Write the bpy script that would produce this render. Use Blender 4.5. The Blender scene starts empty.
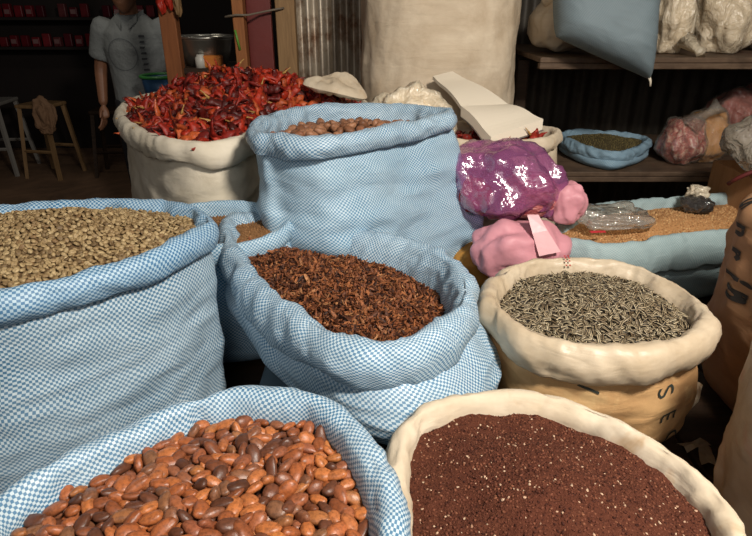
import bpy, bmesh, math, random
import numpy as np
from mathutils import Vector, Matrix, Euler, noise
rng = np.random.default_rng(7); random.seed(7)
PI = math.pi
COL = bpy.context.scene.collection
SC = bpy.context.scene

# ---------------------------------------------------------------- camera
FPX, PITCH, CAMZ = 590.0, math.radians(24.4), 1.5
cam_d = bpy.data.cameras.new('camera'); cam_d.sensor_fit = 'HORIZONTAL'; cam_d.sensor_width = 36; cam_d.lens = FPX/752*36
cam_d.clip_start = .02
cam = bpy.data.objects.new('camera', cam_d); COL.objects.link(cam)
cam.location = (0, 0, CAMZ); cam.rotation_euler = (PI/2-PITCH, 0, 0); SC.camera = cam
SP, CP = math.sin(PITCH), math.cos(PITCH)
def ray(u, v):
    x = (u-376)/FPX; y = (268-v)/FPX
    return Vector((x, CP+y*SP, -SP+y*CP))
def on_z(u, v, z):
    d = ray(u, v); t = (z-CAMZ)/d.z
    return Vector((d.x*t, d.y*t, z))
def on_y(u, v, Y):
    d = ray(u, v); t = Y/d.y
    return Vector((d.x*t, Y, CAMZ+d.z*t))
def project(P):
    P = np.asarray(P, float); q = P-np.array([0, 0, CAMZ])
    t = q[..., 1]*CP-q[..., 2]*SP; yy = q[..., 1]*SP+q[..., 2]*CP
    return 376+FPX*q[..., 0]/t, 268-FPX*yy/t, t

# ---------------------------------------------------------------- object helpers
def link(o, parent=None):
    COL.objects.link(o)
    if parent is not None: o.parent = parent
    return o
def tag(o, label=None, cat=None, group=None, kind=None):
    if label: o['label'] = label
    if cat: o['category'] = cat
    if group: o['group'] = group
    if kind: o['kind'] = kind
    return o
def empty(name, loc=(0, 0, 0), **k):
    o = bpy.data.objects.new(name, None); o.empty_display_size = .05; o.location = loc
    link(o); bpy.context.view_layer.update(); return tag(o, **k)
def mesh_obj(name, V, F, mat=None, parent=None, smooth=True, uv=None, origin=None):
    """V: n x 3 world points.  Parent (an Empty without rotation) is subtracted."""
    V = np.array(V, float)
    if parent is not None: origin = np.zeros(3) if origin is None else origin
    off = np.zeros(3)
    p = parent
    while p is not None: off = off+np.array(p.location); p = p.parent
    if parent is None and origin is not None: off = np.array(origin, float)
    V = V-off
    me = bpy.data.meshes.new(name)
    me.from_pydata(V.tolist(), [], [tuple(int(i) for i in f) for f in F])
    if uv is not None:
        lay = me.uv_layers.new(name='UVMap')
        uvs = np.array([uv[k] for f in F for k in uv_index(f)], np.float32) if callable(uv) else np.array(uv, np.float32)
        lay.data.foreach_set('uv', uvs.reshape(-1))
    if smooth: me.polygons.foreach_set('use_smooth', [True]*len(me.polygons))
    if mat: me.materials.append(mat)
    me.update()
    o = bpy.data.objects.new(name, me)
    if parent is None and origin is not None: o.location = off
    return link(o, parent)
def bm_obj(name, bm, mat=None, parent=None, smooth=False, loc=None):
    me = bpy.data.meshes.new(name); bm.normal_update(); bm.to_mesh(me); bm.free()
    if smooth: me.polygons.foreach_set('use_smooth', [True]*len(me.polygons))
    if mat: me.materials.append(mat)
    o = bpy.data.objects.new(name, me)
    if loc is not None: o.location = loc
    return link(o, parent)
def add_box(bm, c, s, rot=None, bev=0.0):
    r = bmesh.ops.create_cube(bm, size=1.0)
    vs = r['verts']
    bmesh.ops.scale(bm, vec=s, verts=vs)
    if bev:
        es = list({e for v in vs for e in v.link_edges})
        rb = bmesh.ops.bevel(bm, geom=es, offset=bev, segments=2, affect='EDGES', profile=.5)
        vs = list({v for f in rb['faces'] for v in f.verts} | {v for v in vs if v.is_valid})
    if rot is not None: bmesh.ops.rotate(bm, matrix=Euler(rot).to_matrix(), verts=vs, cent=(0, 0, 0))
    bmesh.ops.translate(bm, vec=c, verts=vs)
def add_tube(bm, pts, rad, seg=10, cap=True):
    pts = [Vector(p) for p in pts]; n = len(pts)
    if not hasattr(rad, '__len__'): rad = [rad]*n
    rings = []; up = Vector((.13, .2, 1)).normalized()
    for i, p in enumerate(pts):
        t = (pts[min(i+1, n-1)]-pts[max(i-1, 0)]).normalized()
        a = t.cross(up)
        if a.length < 1e-3: a = t.cross(Vector((1, 0, 0)))
        a.normalize(); b = t.cross(a)
        rings.append([bm.verts.new(p+(a*math.cos(q)+b*math.sin(q))*rad[i]) for q in (2*PI*k/seg for k in range(seg))])
    for r0, r1 in zip(rings, rings[1:]):
        for k in range(seg): bm.faces.new((r0[k], r1[k], r1[(k+1) % seg], r0[(k+1) % seg]))
    if cap: bm.faces.new(rings[0]); bm.faces.new(rings[-1][::-1])
def add_lathe(bm, prof, c=(0, 0, 0), seg=48):
    rings = [[bm.verts.new((c[0]+r*math.cos(2*PI*k/seg), c[1]+r*math.sin(2*PI*k/seg), c[2]+z)) for k in range(seg)] for r, z in prof]
    for r0, r1 in zip(rings, rings[1:]):
        for k in range(seg): bm.faces.new((r0[k], r0[(k+1) % seg], r1[(k+1) % seg], r1[k]))

# ---------------------------------------------------------------- materials
class NT:
    def __init__(s, name):
        s.m = bpy.data.materials.new(name); s.m.use_nodes = True
        s.t = s.m.node_tree; s.n = s.t.nodes; s.b = s.n['Principled BSDF']; s.out = s.n['Material Output']
    def node(s, typ, **k):
        n = s.n.new(typ)
        for a, v in k.items():
            if a in n.inputs: n.inputs[a].default_value = v
            else: setattr(n, a, v)
        return n
    def l(s, a, b): s.t.links.new(a, b)
    def ramp(s, fac, stops, interp='LINEAR'):
        r = s.n.new('ShaderNodeValToRGB'); e = r.color_ramp.elements; r.color_ramp.interpolation = interp
        while len(e) < len(stops): e.new(.5)
        for k, (p, c) in enumerate(stops): e[k].position = p; e[k].color = (*c, 1) if len(c) == 3 else c
        s.l(fac, r.inputs[0]); return r.outputs[0]
    def mix(s, fac, a, b, mode='MIX'):
        m = s.n.new('ShaderNodeMix'); m.data_type = 'RGBA'; m.blend_type = mode
        for k, v in ((0, fac), (6, a), (7, b)):
            if hasattr(v, 'is_linked'): s.l(v, m.inputs[k])
            else: m.inputs[k].default_value = v if k == 0 else ((*v, 1) if len(v) == 3 else v)
        return m.outputs[2]
    def noise(s, vec, scale, detail=3, rough=.55, dist=0):
        n = s.node('ShaderNodeTexNoise'); n.inputs['Scale'].default_value = scale; n.inputs['Detail'].default_value = detail
        n.inputs['Roughness'].default_value = rough; n.inputs['Distortion'].default_value = dist
        if vec is not None: s.l(vec, n.inputs['Vector'])
        return n.outputs['Fac']
    def coord(s, kind='Object', scale=None):
        c = s.n.new('ShaderNodeTexCoord').outputs[kind]
        if scale is not None:
            mp = s.n.new('ShaderNodeMapping'); mp.inputs['Scale'].default_value = scale; s.l(c, mp.inputs['Vector']); c = mp.outputs[0]
        return c
    def bump(s, h, strength=.3, dist=.01, normal=None):
        b = s.n.new('ShaderNodeBump'); b.inputs['Strength'].default_value = strength; b.inputs['Distance'].default_value = dist
        s.l(h, b.inputs['Height'])
        if normal is not None: s.l(normal, b.inputs['Normal'])
        return b.outputs[0]
    def fin(s, col=None, rough=.6, normal=None, **k):
        if col is not None:
            if hasattr(col, 'is_linked'): s.l(col, s.b.inputs['Base Color'])
            else: s.b.inputs['Base Color'].default_value = (*col, 1)
        if hasattr(rough, 'is_linked'): s.l(rough, s.b.inputs['Roughness'])
        else: s.b.inputs['Roughness'].default_value = rough
        if normal is not None: s.l(normal, s.b.inputs['Normal'])
        for a, v in k.items(): s.b.inputs[a.replace('_', ' ')].default_value = v
        return s.m
def c8(r, g, b):
    f = lambda x: (x/255/12.92) if x/255 <= .04045 else ((x/255+.055)/1.055)**2.4
    return (f(r), f(g), f(b))

def weave(name, white, blue, cell, contrast=1.0, rough=.5, wr=.5):
    """woven plastic tape cloth: alternating squares of two tapes, in metres of the UV map."""
    m = NT(name); uv = m.coord('UV')
    # slight waviness of the tapes
    n2 = m.node('ShaderNodeTexNoise'); n2.inputs['Scale'].default_value = 9; n2.inputs['Detail'].default_value = 2; m.l(uv, n2.inputs['Vector'])
    wv = m.n.new('ShaderNodeVectorMath'); wv.operation = 'MULTIPLY_ADD'; m.l(n2.outputs['Color'], wv.inputs[0])
    wv.inputs[1].default_value = (.03, .03, 0); m.l(uv, wv.inputs[2])
    mp = m.n.new('ShaderNodeMapping'); m.l(wv.outputs[0], mp.inputs['Vector']); mp.inputs['Rotation'].default_value = (0, 0, math.radians(4))
    ck = m.node('ShaderNodeTexChecker'); ck.inputs['Scale'].default_value = 1/cell; m.l(mp.outputs[0], ck.inputs['Vector'])
    big = m.noise(uv, 5, 4, .6)
    fine = m.noise(uv, 60, 3, .6)
    fade = m.ramp(big, [(.35, (0, 0, 0)), (.7, (1, 1, 1))])
    bl = m.mix(fade, blue, tuple(b*.8+w*.2*contrast for b, w in zip(blue, white)))
    wh = m.mix(fine, tuple(.62*w+.38*b for w, b in zip(white, blue)), white)
    col = m.mix(ck.outputs['Fac'], bl, wh)
    wn = m.noise(m.coord('UV', (12, 40, 1)), 1, 3, .5, .6)
    cn = m.noise(uv, 26, 3, .5, .8)
    b1 = m.bump(wn, wr*.6, .008); b2 = m.bump(cn, wr*.35, .004, b1); b3 = m.bump(ck.outputs['Fac'], .25, .0012, b2)
    return m.fin(col, rough, b3, Specular_IOR_Level=.35)
def cloth(name, col, dark, rough=.7, wr=.5, thread=900, stain=None, spec=.25):
    m = NT(name); uv = m.coord('UV')
    big = m.noise(uv, 6, 5, .65)
    c = m.mix(m.ramp(big, [(.35, (0, 0, 0)), (.68, (1, 1, 1))]), dark, col)
    if stain: c = m.mix(m.ramp(m.noise(uv, 11, 4, .7, .5), [(.58, (0, 0, 0)), (.75, (1, 1, 1))]), c, stain)
    wn = m.noise(m.coord('UV', (10, 30, 1)), 1, 3, .5, .6); cn = m.noise(uv, 28, 3, .5, .8)
    ck = m.node('ShaderNodeTexChecker'); ck.inputs['Scale'].default_value = thread; m.l(uv, ck.inputs['Vector'])
    b = m.bump(ck.outputs['Fac'], .15, .001, m.bump(cn, wr*.35, .004, m.bump(wn, wr*.6, .008)))
    return m.fin(c, rough, b, Specular_IOR_Level=spec)
def plain(name, col, rough=.6, var=.15, scale=20, bump=.2, bd=.01, **k):
    m = NT(name); o = m.coord('Object'); n = m.noise(o, scale, 5, .6)
    c = m.mix(n, tuple(x*(1-var) for x in col), tuple(min(1, x*(1+var)) for x in col))
    return m.fin(c, rough, m.bump(n, bump, bd), **k)
def grain(name, stops, rough=.55, island=False, scale=300, bump=.25, bd=.001, streak=None, spec=.35):
    m = NT(name)
    if island: r = m.n.new('ShaderNodeNewGeometry').outputs['Random Per Island']
    else: r = m.n.new('ShaderNodeObjectInfo').outputs['Random']
    c = m.ramp(r, stops)
    o = m.coord('Object'); n = m.noise(o, scale, 4, .65)
    c = m.mix(n, c, tuple([.25]*3), 'MULTIPLY') if False else m.mix(m.ramp(n, [(.42, (0, 0, 0)), (.72, (.7,)*3)]), c, tuple(.35*x for x in stops[0][1]))
    if streak:
        uv = m.coord('UV'); w = m.node('ShaderNodeTexWave'); w.bands_direction = 'X'; w.inputs['Scale'].default_value = streak[0]; w.inputs['Distortion'].default_value = .6
        m.l(uv, w.inputs['Vector']); c = m.mix(m.ramp(w.outputs['Fac'], [(.4, (0, 0, 0)), (.62, (1, 1, 1))]), streak[1], c)
    return m.fin(c, rough, m.bump(n, bump, bd), Specular_IOR_Level=spec)
def plastic(name, tint, clear=.6, rough=.18, bscale=18, spec_w=.35, body=.25, bs=.8):
    """thin crumpled plastic film: part see-through, part milky, glossy creases."""
    m = NT(name); m.n.remove(m.b)
    o = m.coord('Object'); n = m.noise(o, bscale, 5, .6, 1.2); n2 = m.noise(o, bscale*3, 3, .6, .8)
    b = m.bump(n2, .5*bs, .01, m.bump(n, bs, .03))
    tr = m.n.new('ShaderNodeBsdfTransparent'); tr.inputs[0].default_value = (*tuple(.35+.65*x for x in tint), 1)
    df = m.n.new('ShaderNodeBsdfDiffuse'); df.inputs[0].default_value = (*tint, 1); m.l(b, df.inputs['Normal'])
    gl = m.n.new('ShaderNodeBsdfGlossy'); gl.inputs['Roughness'].default_value = rough; gl.inputs[0].default_value = (.95, .95, .95, 1); m.l(b, gl.inputs['Normal'])
    lw = m.n.new('ShaderNodeLayerWeight'); lw.inputs['Blend'].default_value = .35; m.l(b, lw.inputs['Normal'])
    mx = m.n.new('ShaderNodeMixShader'); mx.inputs[0].default_value = 1-clear
    m.l(tr.outputs[0], mx.inputs[1]); m.l(df.outputs[0], mx.inputs[2])
    mm = m.n.new('ShaderNodeMath'); mm.operation = 'MULTIPLY_ADD'; m.l(lw.outputs['Facing'], mm.inputs[0]); mm.inputs[1].default_value = spec_w; mm.inputs[2].default_value = .07
    mx2 = m.n.new('ShaderNodeMixShader'); m.l(mm.outputs[0], mx2.inputs[0]); m.l(mx.outputs[0], mx2.inputs[1]); m.l(gl.outputs[0], mx2.inputs[2])
    m.l(mx2.outputs[0], m.out.inputs['Surface']); return m.m
def wood(name, a, b, scale=8, rough=.6, axis='Z', dirt=None):
    m = NT(name); sc = {'X': (.12, 1, 1), 'Y': (1, .12, 1), 'Z': (1, 1, .12)}[axis]
    n = m.noise(m.coord('Object', sc), scale*4, 6, .65, 1.5)
    c = m.mix(m.ramp(n, [(.3, (0, 0, 0)), (.7, (1, 1, 1))]), a, b)
    if dirt: c = m.mix(m.ramp(m.noise(m.coord('Object'), 6, 5, .7), [(.45, (0, 0, 0)), (.7, (1, 1, 1))]), c, dirt)
    return m.fin(c, rough, m.bump(n, .3, .004), Specular_IOR_Level=.25)
# ---------------------------------------------------------------- sacks
def fract(x, y, z, oct=4):
    return noise.fractal(Vector((x, y, z)), .9, 2.1, oct)
def closed_spline(P, n):
    P = np.array(P, float); k = len(P); out = []
    for i in range(k):
        p0, p1, p2, p3 = P[i-1], P[i], P[(i+1) % k], P[(i+2) % k]
        for t in np.linspace(0, 1, 24, endpoint=False):
            out.append(.5*((2*p1)+(-p0+p2)*t+(2*p0-5*p1+4*p2-p3)*t*t+(-p0+3*p1-3*p2+p3)*t**3))
    out = np.array(out); q = np.vstack([out, out[:1]])
    s = np.r_[0, np.cumsum(np.linalg.norm(np.diff(q[:, :2], axis=0), axis=1))]
    u = np.linspace(0, s[-1], n, endpoint=False)
    return np.stack([np.interp(u, s, q[:, j]) for j in range(3)], 1), u, s[-1]
def smooth_ring(a, it):
    for _ in range(it): a = .25*np.roll(a, 1, 0)+.5*a+.25*np.roll(a, -1, 0)
    return a
def open_spline(P, n):
    P = np.array(P, float); k = len(P); ext = np.vstack([2*P[0]-P[1], P, 2*P[-1]-P[-2]]); out = []
    for i in range(k-1):
        p0, p1, p2, p3 = ext[i:i+4]
        for t in np.linspace(0, 1, 16, endpoint=False):
            out.append(.5*((2*p1)+(-p0+p2)*t+(2*p0-5*p1+4*p2-p3)*t*t+(-p0+3*p1-3*p2+p3)*t**3))
    out.append(P[-1]); out = np.array(out)
    s = np.r_[0, np.cumsum(np.linalg.norm(np.diff(out, axis=0), axis=1))]; u = np.linspace(0, s[-1], n)
    return np.stack([np.interp(u, s, out[:, j]) for j in range(out.shape[1])], 1), u
def grid_faces(nr, nc, wrap=True, flip=False):
    F = []
    for r in range(nr-1):
        for c in range(nc if wrap else nc-1):
            d = (c+1) % nc
            f = (r*nc+c, r*nc+d, (r+1)*nc+d, (r+1)*nc+c)
            F.append(f[::-1] if flip else f)
    return F
def grid_uv(nr, nc, U, Vv, total):
    """per-loop uv, matching grid_faces(wrap=True)"""
    out = []
    for r in range(nr-1):
        for c in range(nc):
            d = (c+1) % nc; u0 = U[c]; u1 = U[d] if d else total
            out += [(u0, Vv[r]), (u1, Vv[r]), (u1, Vv[r+1]), (u0, Vv[r+1])]
    return out

class Sack:
    def __init__(s, name, label, crest, base, mat, rim_mat, w=.022, h=.06, group=None, cat='sack', N=260, bulge=.02, grow=0., lean=(0, 0),
                 body_mat=None, seed=0, lump=.005, crease=.0022, pinch=(), fold=.007, round_=.05, zt=.72, rows=56, neck=.3, hvar=None, rim_name='rolled_rim', sag=None):
        s.seed = seed; s.N = N
        C, U, L = closed_spline(crest, N)
        area = np.sum(C[:, 0]*np.roll(C[:, 1], -1)-np.roll(C[:, 0], -1)*C[:, 1])
        if area < 0:
            C = C[::-1].copy(); U = np.linspace(0, L, N, endpoint=False)
        # start the ring at the far side, where the seam cannot be seen
        k = int(np.argmax(C[:, 1])); C = np.roll(C, -k, 0)
        T = smooth_ring(np.roll(C, -1, 0)-np.roll(C, 1, 0), 6); nrm = np.stack([T[:, 1], -T[:, 0]], 1); nrm /= np.linalg.norm(nrm, axis=1)[:, None]
        nrm = smooth_ring(nrm, 10); nrm /= np.linalg.norm(nrm, axis=1)[:, None]
        s.C, s.nrm, s.U, s.L = C, nrm, U, L
        s.c = C[:, :2].mean(0); s.base = base; s.w = w; s.h = h; s.grow = grow; s.lean = np.array(lean); s.bulge = bulge; s.fold = fold; s.round = round_; s.zt = zt; s.neck = neck
        wv = np.array([1+.22*fract(a*9, seed*3.1, 0) for a in U]); hv = np.array([1+.22*fract(a*7, 5.5, seed*2.7) for a in U])
        wv = wv*.5+np.roll(wv, 1)*.5
        if hvar is not None:
            fr = np.arange(N)/N; hv *= np.interp(fr, [q[0] for q in hvar], [q[1] for q in hvar])
        blend = np.clip(np.minimum(np.arange(N), N-np.arange(N))/12, 0, 1)
        wv = 1+(wv-1)*blend; 
        for pf, dep, wid in pinch:                    # pinched folds across the roll
            d = np.abs((np.arange(N)/N-pf+.5) % 1-.5)*L
            g = np.exp(-(d/wid)**2); wv *= 1-dep*g; hv *= 1-.35*dep*g
        s.wv, s.hv = wv*w, hv*h
        s.root = empty(name, (float(s.c[0]), float(s.c[1]), base), label=label, cat=cat, group=group)
        # --- rolled rim
        prof = np.array([(-.1, -.98), (.5, -1.03), (.95, -.72), (.98, -.4), (.62, -.1), (0, 0), (-.55, -.09), (-.95, -.38), (-1.08, -.8), (-1.15, -1.3), (-1.3, -2.1)])
        pr, pu = open_spline(prof, 30)
        R = []
        for j, (o, z) in enumerate(pr):
            ring = np.empty((N, 3)); damp = min(1, j/4)
            for i in range(N):
                u = U[i]; x, y = C[i, 0], C[i, 1]
                b = blend[i]
                d = (lump*fract(x*8+seed, y*8, z*.5+o*.4, 2)+crease*.8*fract(u*34+z*1.5, o*.5+z*.8, seed+3.3, 2)*b-crease*1.6*abs(fract(u*13+z*.8, o*.9+z*1.3, seed*1.3, 2))*b-crease*.9*abs(fract(u*42+z*2.5, o*1.2+z*2.2, seed*2.3, 2))*b)*damp
                oo = o*s.wv[i]+d*np.sign(o+.15)*min(1, abs(o)+.3); zz = z*s.hv[i]+d*.7*(1 if z > -.5 else 0)
                ring[i] = (x+nrm[i, 0]*oo, y+nrm[i, 1]*oo, C[i, 2]+zz)
            R.append(ring)
        R = np.array(R); vv = np.r_[0, np.cumsum([np.linalg.norm((pr[j+1]-pr[j])*np.array([w, h])) for j in range(len(pr)-1)])]
        s.rim = mesh_obj(rim_name, R.reshape(-1, 3), grid_faces(len(pr), N, flip=False), rim_mat, s.root, uv=grid_uv(len(pr), N, U, vv, L))
        # --- body
        tt = np.linspace(0, 1, rows); B = []
        for t in tt: B.append(s.ring(t, U, blend))
        B = np.array(B); zz = [B[r][:, 2].mean() for r in range(rows)]
        bv = np.r_[0, np.cumsum(np.linalg.norm(np.diff(B, axis=0), axis=2).mean(1))]
        Vb = np.vstack([B.reshape(-1, 3), [[*B[-1][:, :2].mean(0), base]]]); nb = len(Vb)-1
        F = grid_faces(rows, N, flip=True); uvl = []
        for r in range(rows-1):
            for c in range(N):
                d = (c+1) % N; u0, u1 = U[c], (U[d] if d else L)
                uvl += [(u0, -bv[r+1]), (u1, -bv[r+1]), (u1, -bv[r]), (u0, -bv[r])]
        F += [((rows-1)*N+(c+1) % N, (rows-1)*N+c, nb) for c in range(N)]; uvl += [(0, 0)]*(3*N)
        s.body = mesh_obj('sack_body', Vb, F, mat, s.root, uv=uvl)
    def ring(s, t, U=None, blend=None):
        U = s.U if U is None else U; N = s.N; C = s.C; ring = np.empty((N, 3))
        if blend is None: blend = np.ones(N)
        for i in range(N):
            z0 = C[i, 2]-s.zt*s.hv[i]; z = z0+(s.base-z0)*t
            o = -s.neck*s.wv[i]+s.bulge*math.sin(PI*min(1, t*.95))**.8*1.0
            H = z0-s.base; dz = z-s.base
            if dz < s.round: o -= s.round*(1-math.sqrt(max(0, 1-((s.round-dz)/s.round)**2)))
            env = math.sin(PI*min(1, t*1.02))**.6 if t < .98 else 0
            x, y = C[i, 0], C[i, 1]
            f = s.fold*(fract(x*4+s.seed, y*4, z*11+1.2*fract(x*4, y*4, s.seed, 2), 2)+.25*fract(x*9, y*9+s.seed, z*26, 2))*env
            f -= s.fold*.8*abs(fract(U[i]*6+z*5, z*14, s.seed*1.7, 2))*blend[i]*env
            o += f
            g = 1+s.grow*t
            ring[i] = (s.c[0]+(x-s.c[0])*g+s.nrm[i, 0]*o+s.lean[0]*t, s.c[1]+(y-s.c[1])*g+s.nrm[i, 1]*o+s.lean[1]*t, z)
        return ring
    def surf(s, i, t, off=.0015):
        """a point just outside the body, at ring index i (float) and height fraction t"""
        if not hasattr(s, '_cache'): s._cache = np.array([s.ring(q) for q in np.linspace(0, 1, 56)])
        G = s._cache; r = min(54.999, max(0, t*55)); r0 = int(r); fr = r-r0; i0 = int(math.floor(i)); fi = i-i0
        q = lambda a, b: G[a, b % s.N]
        P = (q(r0, i0)*(1-fi)+q(r0, i0+1)*fi)*(1-fr)+(q(r0+1, i0)*(1-fi)+q(r0+1, i0+1)*fi)*fr
        n = s.nrm[i0 % s.N]
        return np.array([P[0]+n[0]*off, P[1]+n[1]*off, P[2]])
    # --- contents
    def heap(s, depth, dome, nz=.004, nf=18, inner=1.05, tilt=(0, 0), skew=(0, 0)):
        """depth of the edge below the crest, height of the dome above the edge; returns P(r, i)"""
        E = np.empty((s.N, 3)); 
        ww = s.wv if not callable(depth) else s.wv
        E[:, :2] = s.C[:, :2]-s.nrm*(ww*inner)[:, None]
        fr = np.arange(s.N)/s.N
        dep = np.array([depth(f) for f in fr]) if callable(depth) else np.full(s.N, depth)
        E[:, 2] = smooth_ring(s.C[:, 2]-dep, 14)
        cen = np.array([s.c[0]+skew[0], s.c[1]+skew[1], 0]); zc = E[:, 2].mean()+dome
        def P(r, i):
            i0 = int(math.floor(i)); f = i-i0; e = E[i0 % s.N]*(1-f)+E[(i0+1) % s.N]*f
            x = cen[0]+(e[0]-cen[0])*r; y = cen[1]+(e[1]-cen[1])*r
            k = r*r*(3-2*r) if r < 1 else 1
            z = zc*(1-k)+e[2]*k+tilt[0]*(x-cen[0])+tilt[1]*(y-cen[1])+nz*fract(x*nf, y*nf, s.seed+.5, 3)
            return np.array([x, y, z])
        s.P = P; s.E = E; s.hc = cen
        return P
    def heap_mesh(s, name, mat, rings=70, drop=0., rough=0., rf=200, step=1, **k):
        V = []; ids = range(0, s.N, step); n = len(ids)
        for r in np.linspace(.01, 1.06, rings):
            for i in ids:
                p = s.P(r, i); 
                if rough: p[2] += rough*fract(p[0]*rf, p[1]*rf, s.seed, 2)
                p[2] -= drop; V.append(p)
        F = grid_faces(rings, n, flip=True); F.append(tuple(range(n)))
        o = mesh_obj(name, V, F, mat, origin=(s.hc[0], s.hc[1], s.E[:, 2].mean()))
        return o
    def scatter(s, spacing, seed, tries=30000, rmax=1.0, see=True, lift=0.):
        """dart throwing on the heap; returns list of (point, normal)"""
        r_ = np.random.default_rng(seed); E = s.E; cen = s.hc
        A = .5*np.abs((E[:, 0]-cen[0])*(np.roll(E[:, 1], -1)-cen[1])-(np.roll(E[:, 0], -1)-cen[0])*(E[:, 1]-cen[1])); cum = np.cumsum(A)/A.sum()
        cell = spacing; grid = {}; out = []
        for _ in range(tries):
            i = np.searchsorted(cum, r_.random())+r_.random(); r = math.sqrt(r_.random())*rmax
            p = s.P(r, i)
            if see:
                u, v, t = project(p)
                if u < -14 or u > 766 or v > 552: continue
            key = (int(p[0]//cell), int(p[1]//cell)); ok = True
            for a in (-1, 0, 1):
                for b in (-1, 0, 1):
                    for q in grid.get((key[0]+a, key[1]+b), ()):
                        if (q[0]-p[0])**2+(q[1]-p[1])**2 < spacing**2: ok = False; break
                    if not ok: break
                if not ok: break
            if not ok: continue
            grid.setdefault(key, []).append(p)
            e = .006; pr = s.P(max(0, r-.03), i); pi = s.P(r, i+2)
            a = p-pr; b = pi-p; n = np.cross(a, b); n /= np.linalg.norm(n)+1e-9
            if n[2] < 0: n = -n
            out.append((p+n*lift, n))
        return out
def frames(pts, seed, tilt=.35, jitter=0.):
    """random in-plane orientation with some tilt: list of 3x3 matrices (columns = local axes)"""
    r_ = np.random.default_rng(seed); out = []
    for p, n in pts:
        n = n+r_.normal(0, tilt, 3); n /= np.linalg.norm(n)
        a = r_.normal(0, 1, 3); a -= n*a.dot(n); a /= np.linalg.norm(a); b = np.cross(n, a)
        out.append((p+r_.normal(0, jitter, 3) if jitter else p, np.stack([a, b, n], 1)))
    return out
def merged(name, protos, places, scales, mat, seed=1, origin=(0, 0, 0), uv=False, mats=None):
    """one mesh out of many copies (for uncountable stuff)"""
    r_ = np.random.default_rng(seed); VS = []; FS = []; n = 0; UV = []
    for (p, M), sc in zip(places, scales):
        pv, pf, puv = protos[r_.integers(len(protos))]
        VS.append((pv*sc)@M.T+p); FS += [tuple(i+n for i in f) for f in pf]; n += len(pv)
        if uv: UV.append(puv)
    o = mesh_obj(name, np.vstack(VS), FS, mat, origin=origin, uv=np.vstack(UV) if uv else None)
    return o
def proto_of(fn):
    bm = bmesh.new(); fn(bm); V = np.array([v.co[:] for v in bm.verts]); bm.verts.index_update(); F = [tuple(v.index for v in f.verts) for f in bm.faces]
    uv = np.array([(V[i, 1], V[i, 0]) for f in F for i in f], np.float32)
    bm.free(); return V, F, uv
def proto_mesh(name, P, mat, uvs=False):
    me = bpy.data.meshes.new(name); me.from_pydata(P[0].tolist(), [], P[1]); me.polygons.foreach_set('use_smooth', [True]*len(P[1]))
    if uvs: me.uv_layers.new(name='UVMap').data.foreach_set('uv', P[2].reshape(-1))
    me.materials.append(mat); me.update(); return me
def place_obj(name, me, p, M, sc=1.0, label=None, cat=None, group=None):
    o = bpy.data.objects.new(name, me); o.matrix_world = Matrix.Translation(Vector(p)) @ Matrix(M.tolist()).to_4x4() @ Matrix.Scale(sc, 4)
    link(o); return tag(o, label, cat, group)
# ================================================================ materials
WHT = c8(208, 220, 225); BLU = c8(66, 118, 154)
m_weave = weave('blue_white_weave', WHT, BLU, .0042)
m_weave_rim = weave('blue_white_weave_hem', c8(208, 221, 226), c8(64, 117, 154), .004, .8)
m_weave_big = weave('blue_white_weave_coarse', c8(206, 218, 222), c8(64, 112, 145), .0046)
m_weave_bigrim = weave('blue_white_weave_coarse_hem', c8(186, 208, 220), c8(58, 112, 154), .0042, .6)
m_weave_pale = weave('pale_blue_weave', c8(202, 218, 225), c8(78, 129, 163), .004, 1.0)
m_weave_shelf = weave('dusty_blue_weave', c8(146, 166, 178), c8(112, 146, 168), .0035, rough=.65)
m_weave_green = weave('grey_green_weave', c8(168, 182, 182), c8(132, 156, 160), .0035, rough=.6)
m_white = cloth('cream_white_sackcloth', c8(224, 214, 196), c8(198, 186, 164), wr=.7)
m_white_b = cloth('ivory_sackcloth', c8(220, 206, 184), c8(198, 180, 154), wr=.6, stain=c8(190, 160, 125))
m_liner = cloth('cream_plastic_weave', c8(208, 192, 168), c8(180, 160, 132), rough=.42, wr=.6, spec=.45)
m_kraft = cloth('tan_paper_sack', c8(200, 162, 114), c8(170, 130, 88), rough=.6, wr=.9, stain=c8(206, 176, 128))
m_kraft2 = cloth('brown_paper_sack', c8(178, 136, 100), c8(148, 108, 76), rough=.65, wr=.6)
m_tallw = cloth('white_woven_bale', c8(222, 206, 182), c8(190, 170, 144), wr=.8, thread=300)
m_hide = cloth('pale_tan_bag', c8(196, 172, 148), c8(164, 138, 112), rough=.5, wr=.5, stain=c8(176, 120, 96))
m_ink = plain('black_stencil_ink', c8(38, 34, 30), .7, .3, 60)
m_inkg = plain('dark_green_stencil_ink', c8(44, 50, 44), .7, .3, 60)
m_dwood = wood('dark_wood', c8(40, 28, 20), c8(66, 48, 34), axis='X')
m_shelf = wood('shelf_wood', c8(82, 64, 50), c8(112, 92, 74), axis='X', dirt=c8(60, 46, 36))

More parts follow.
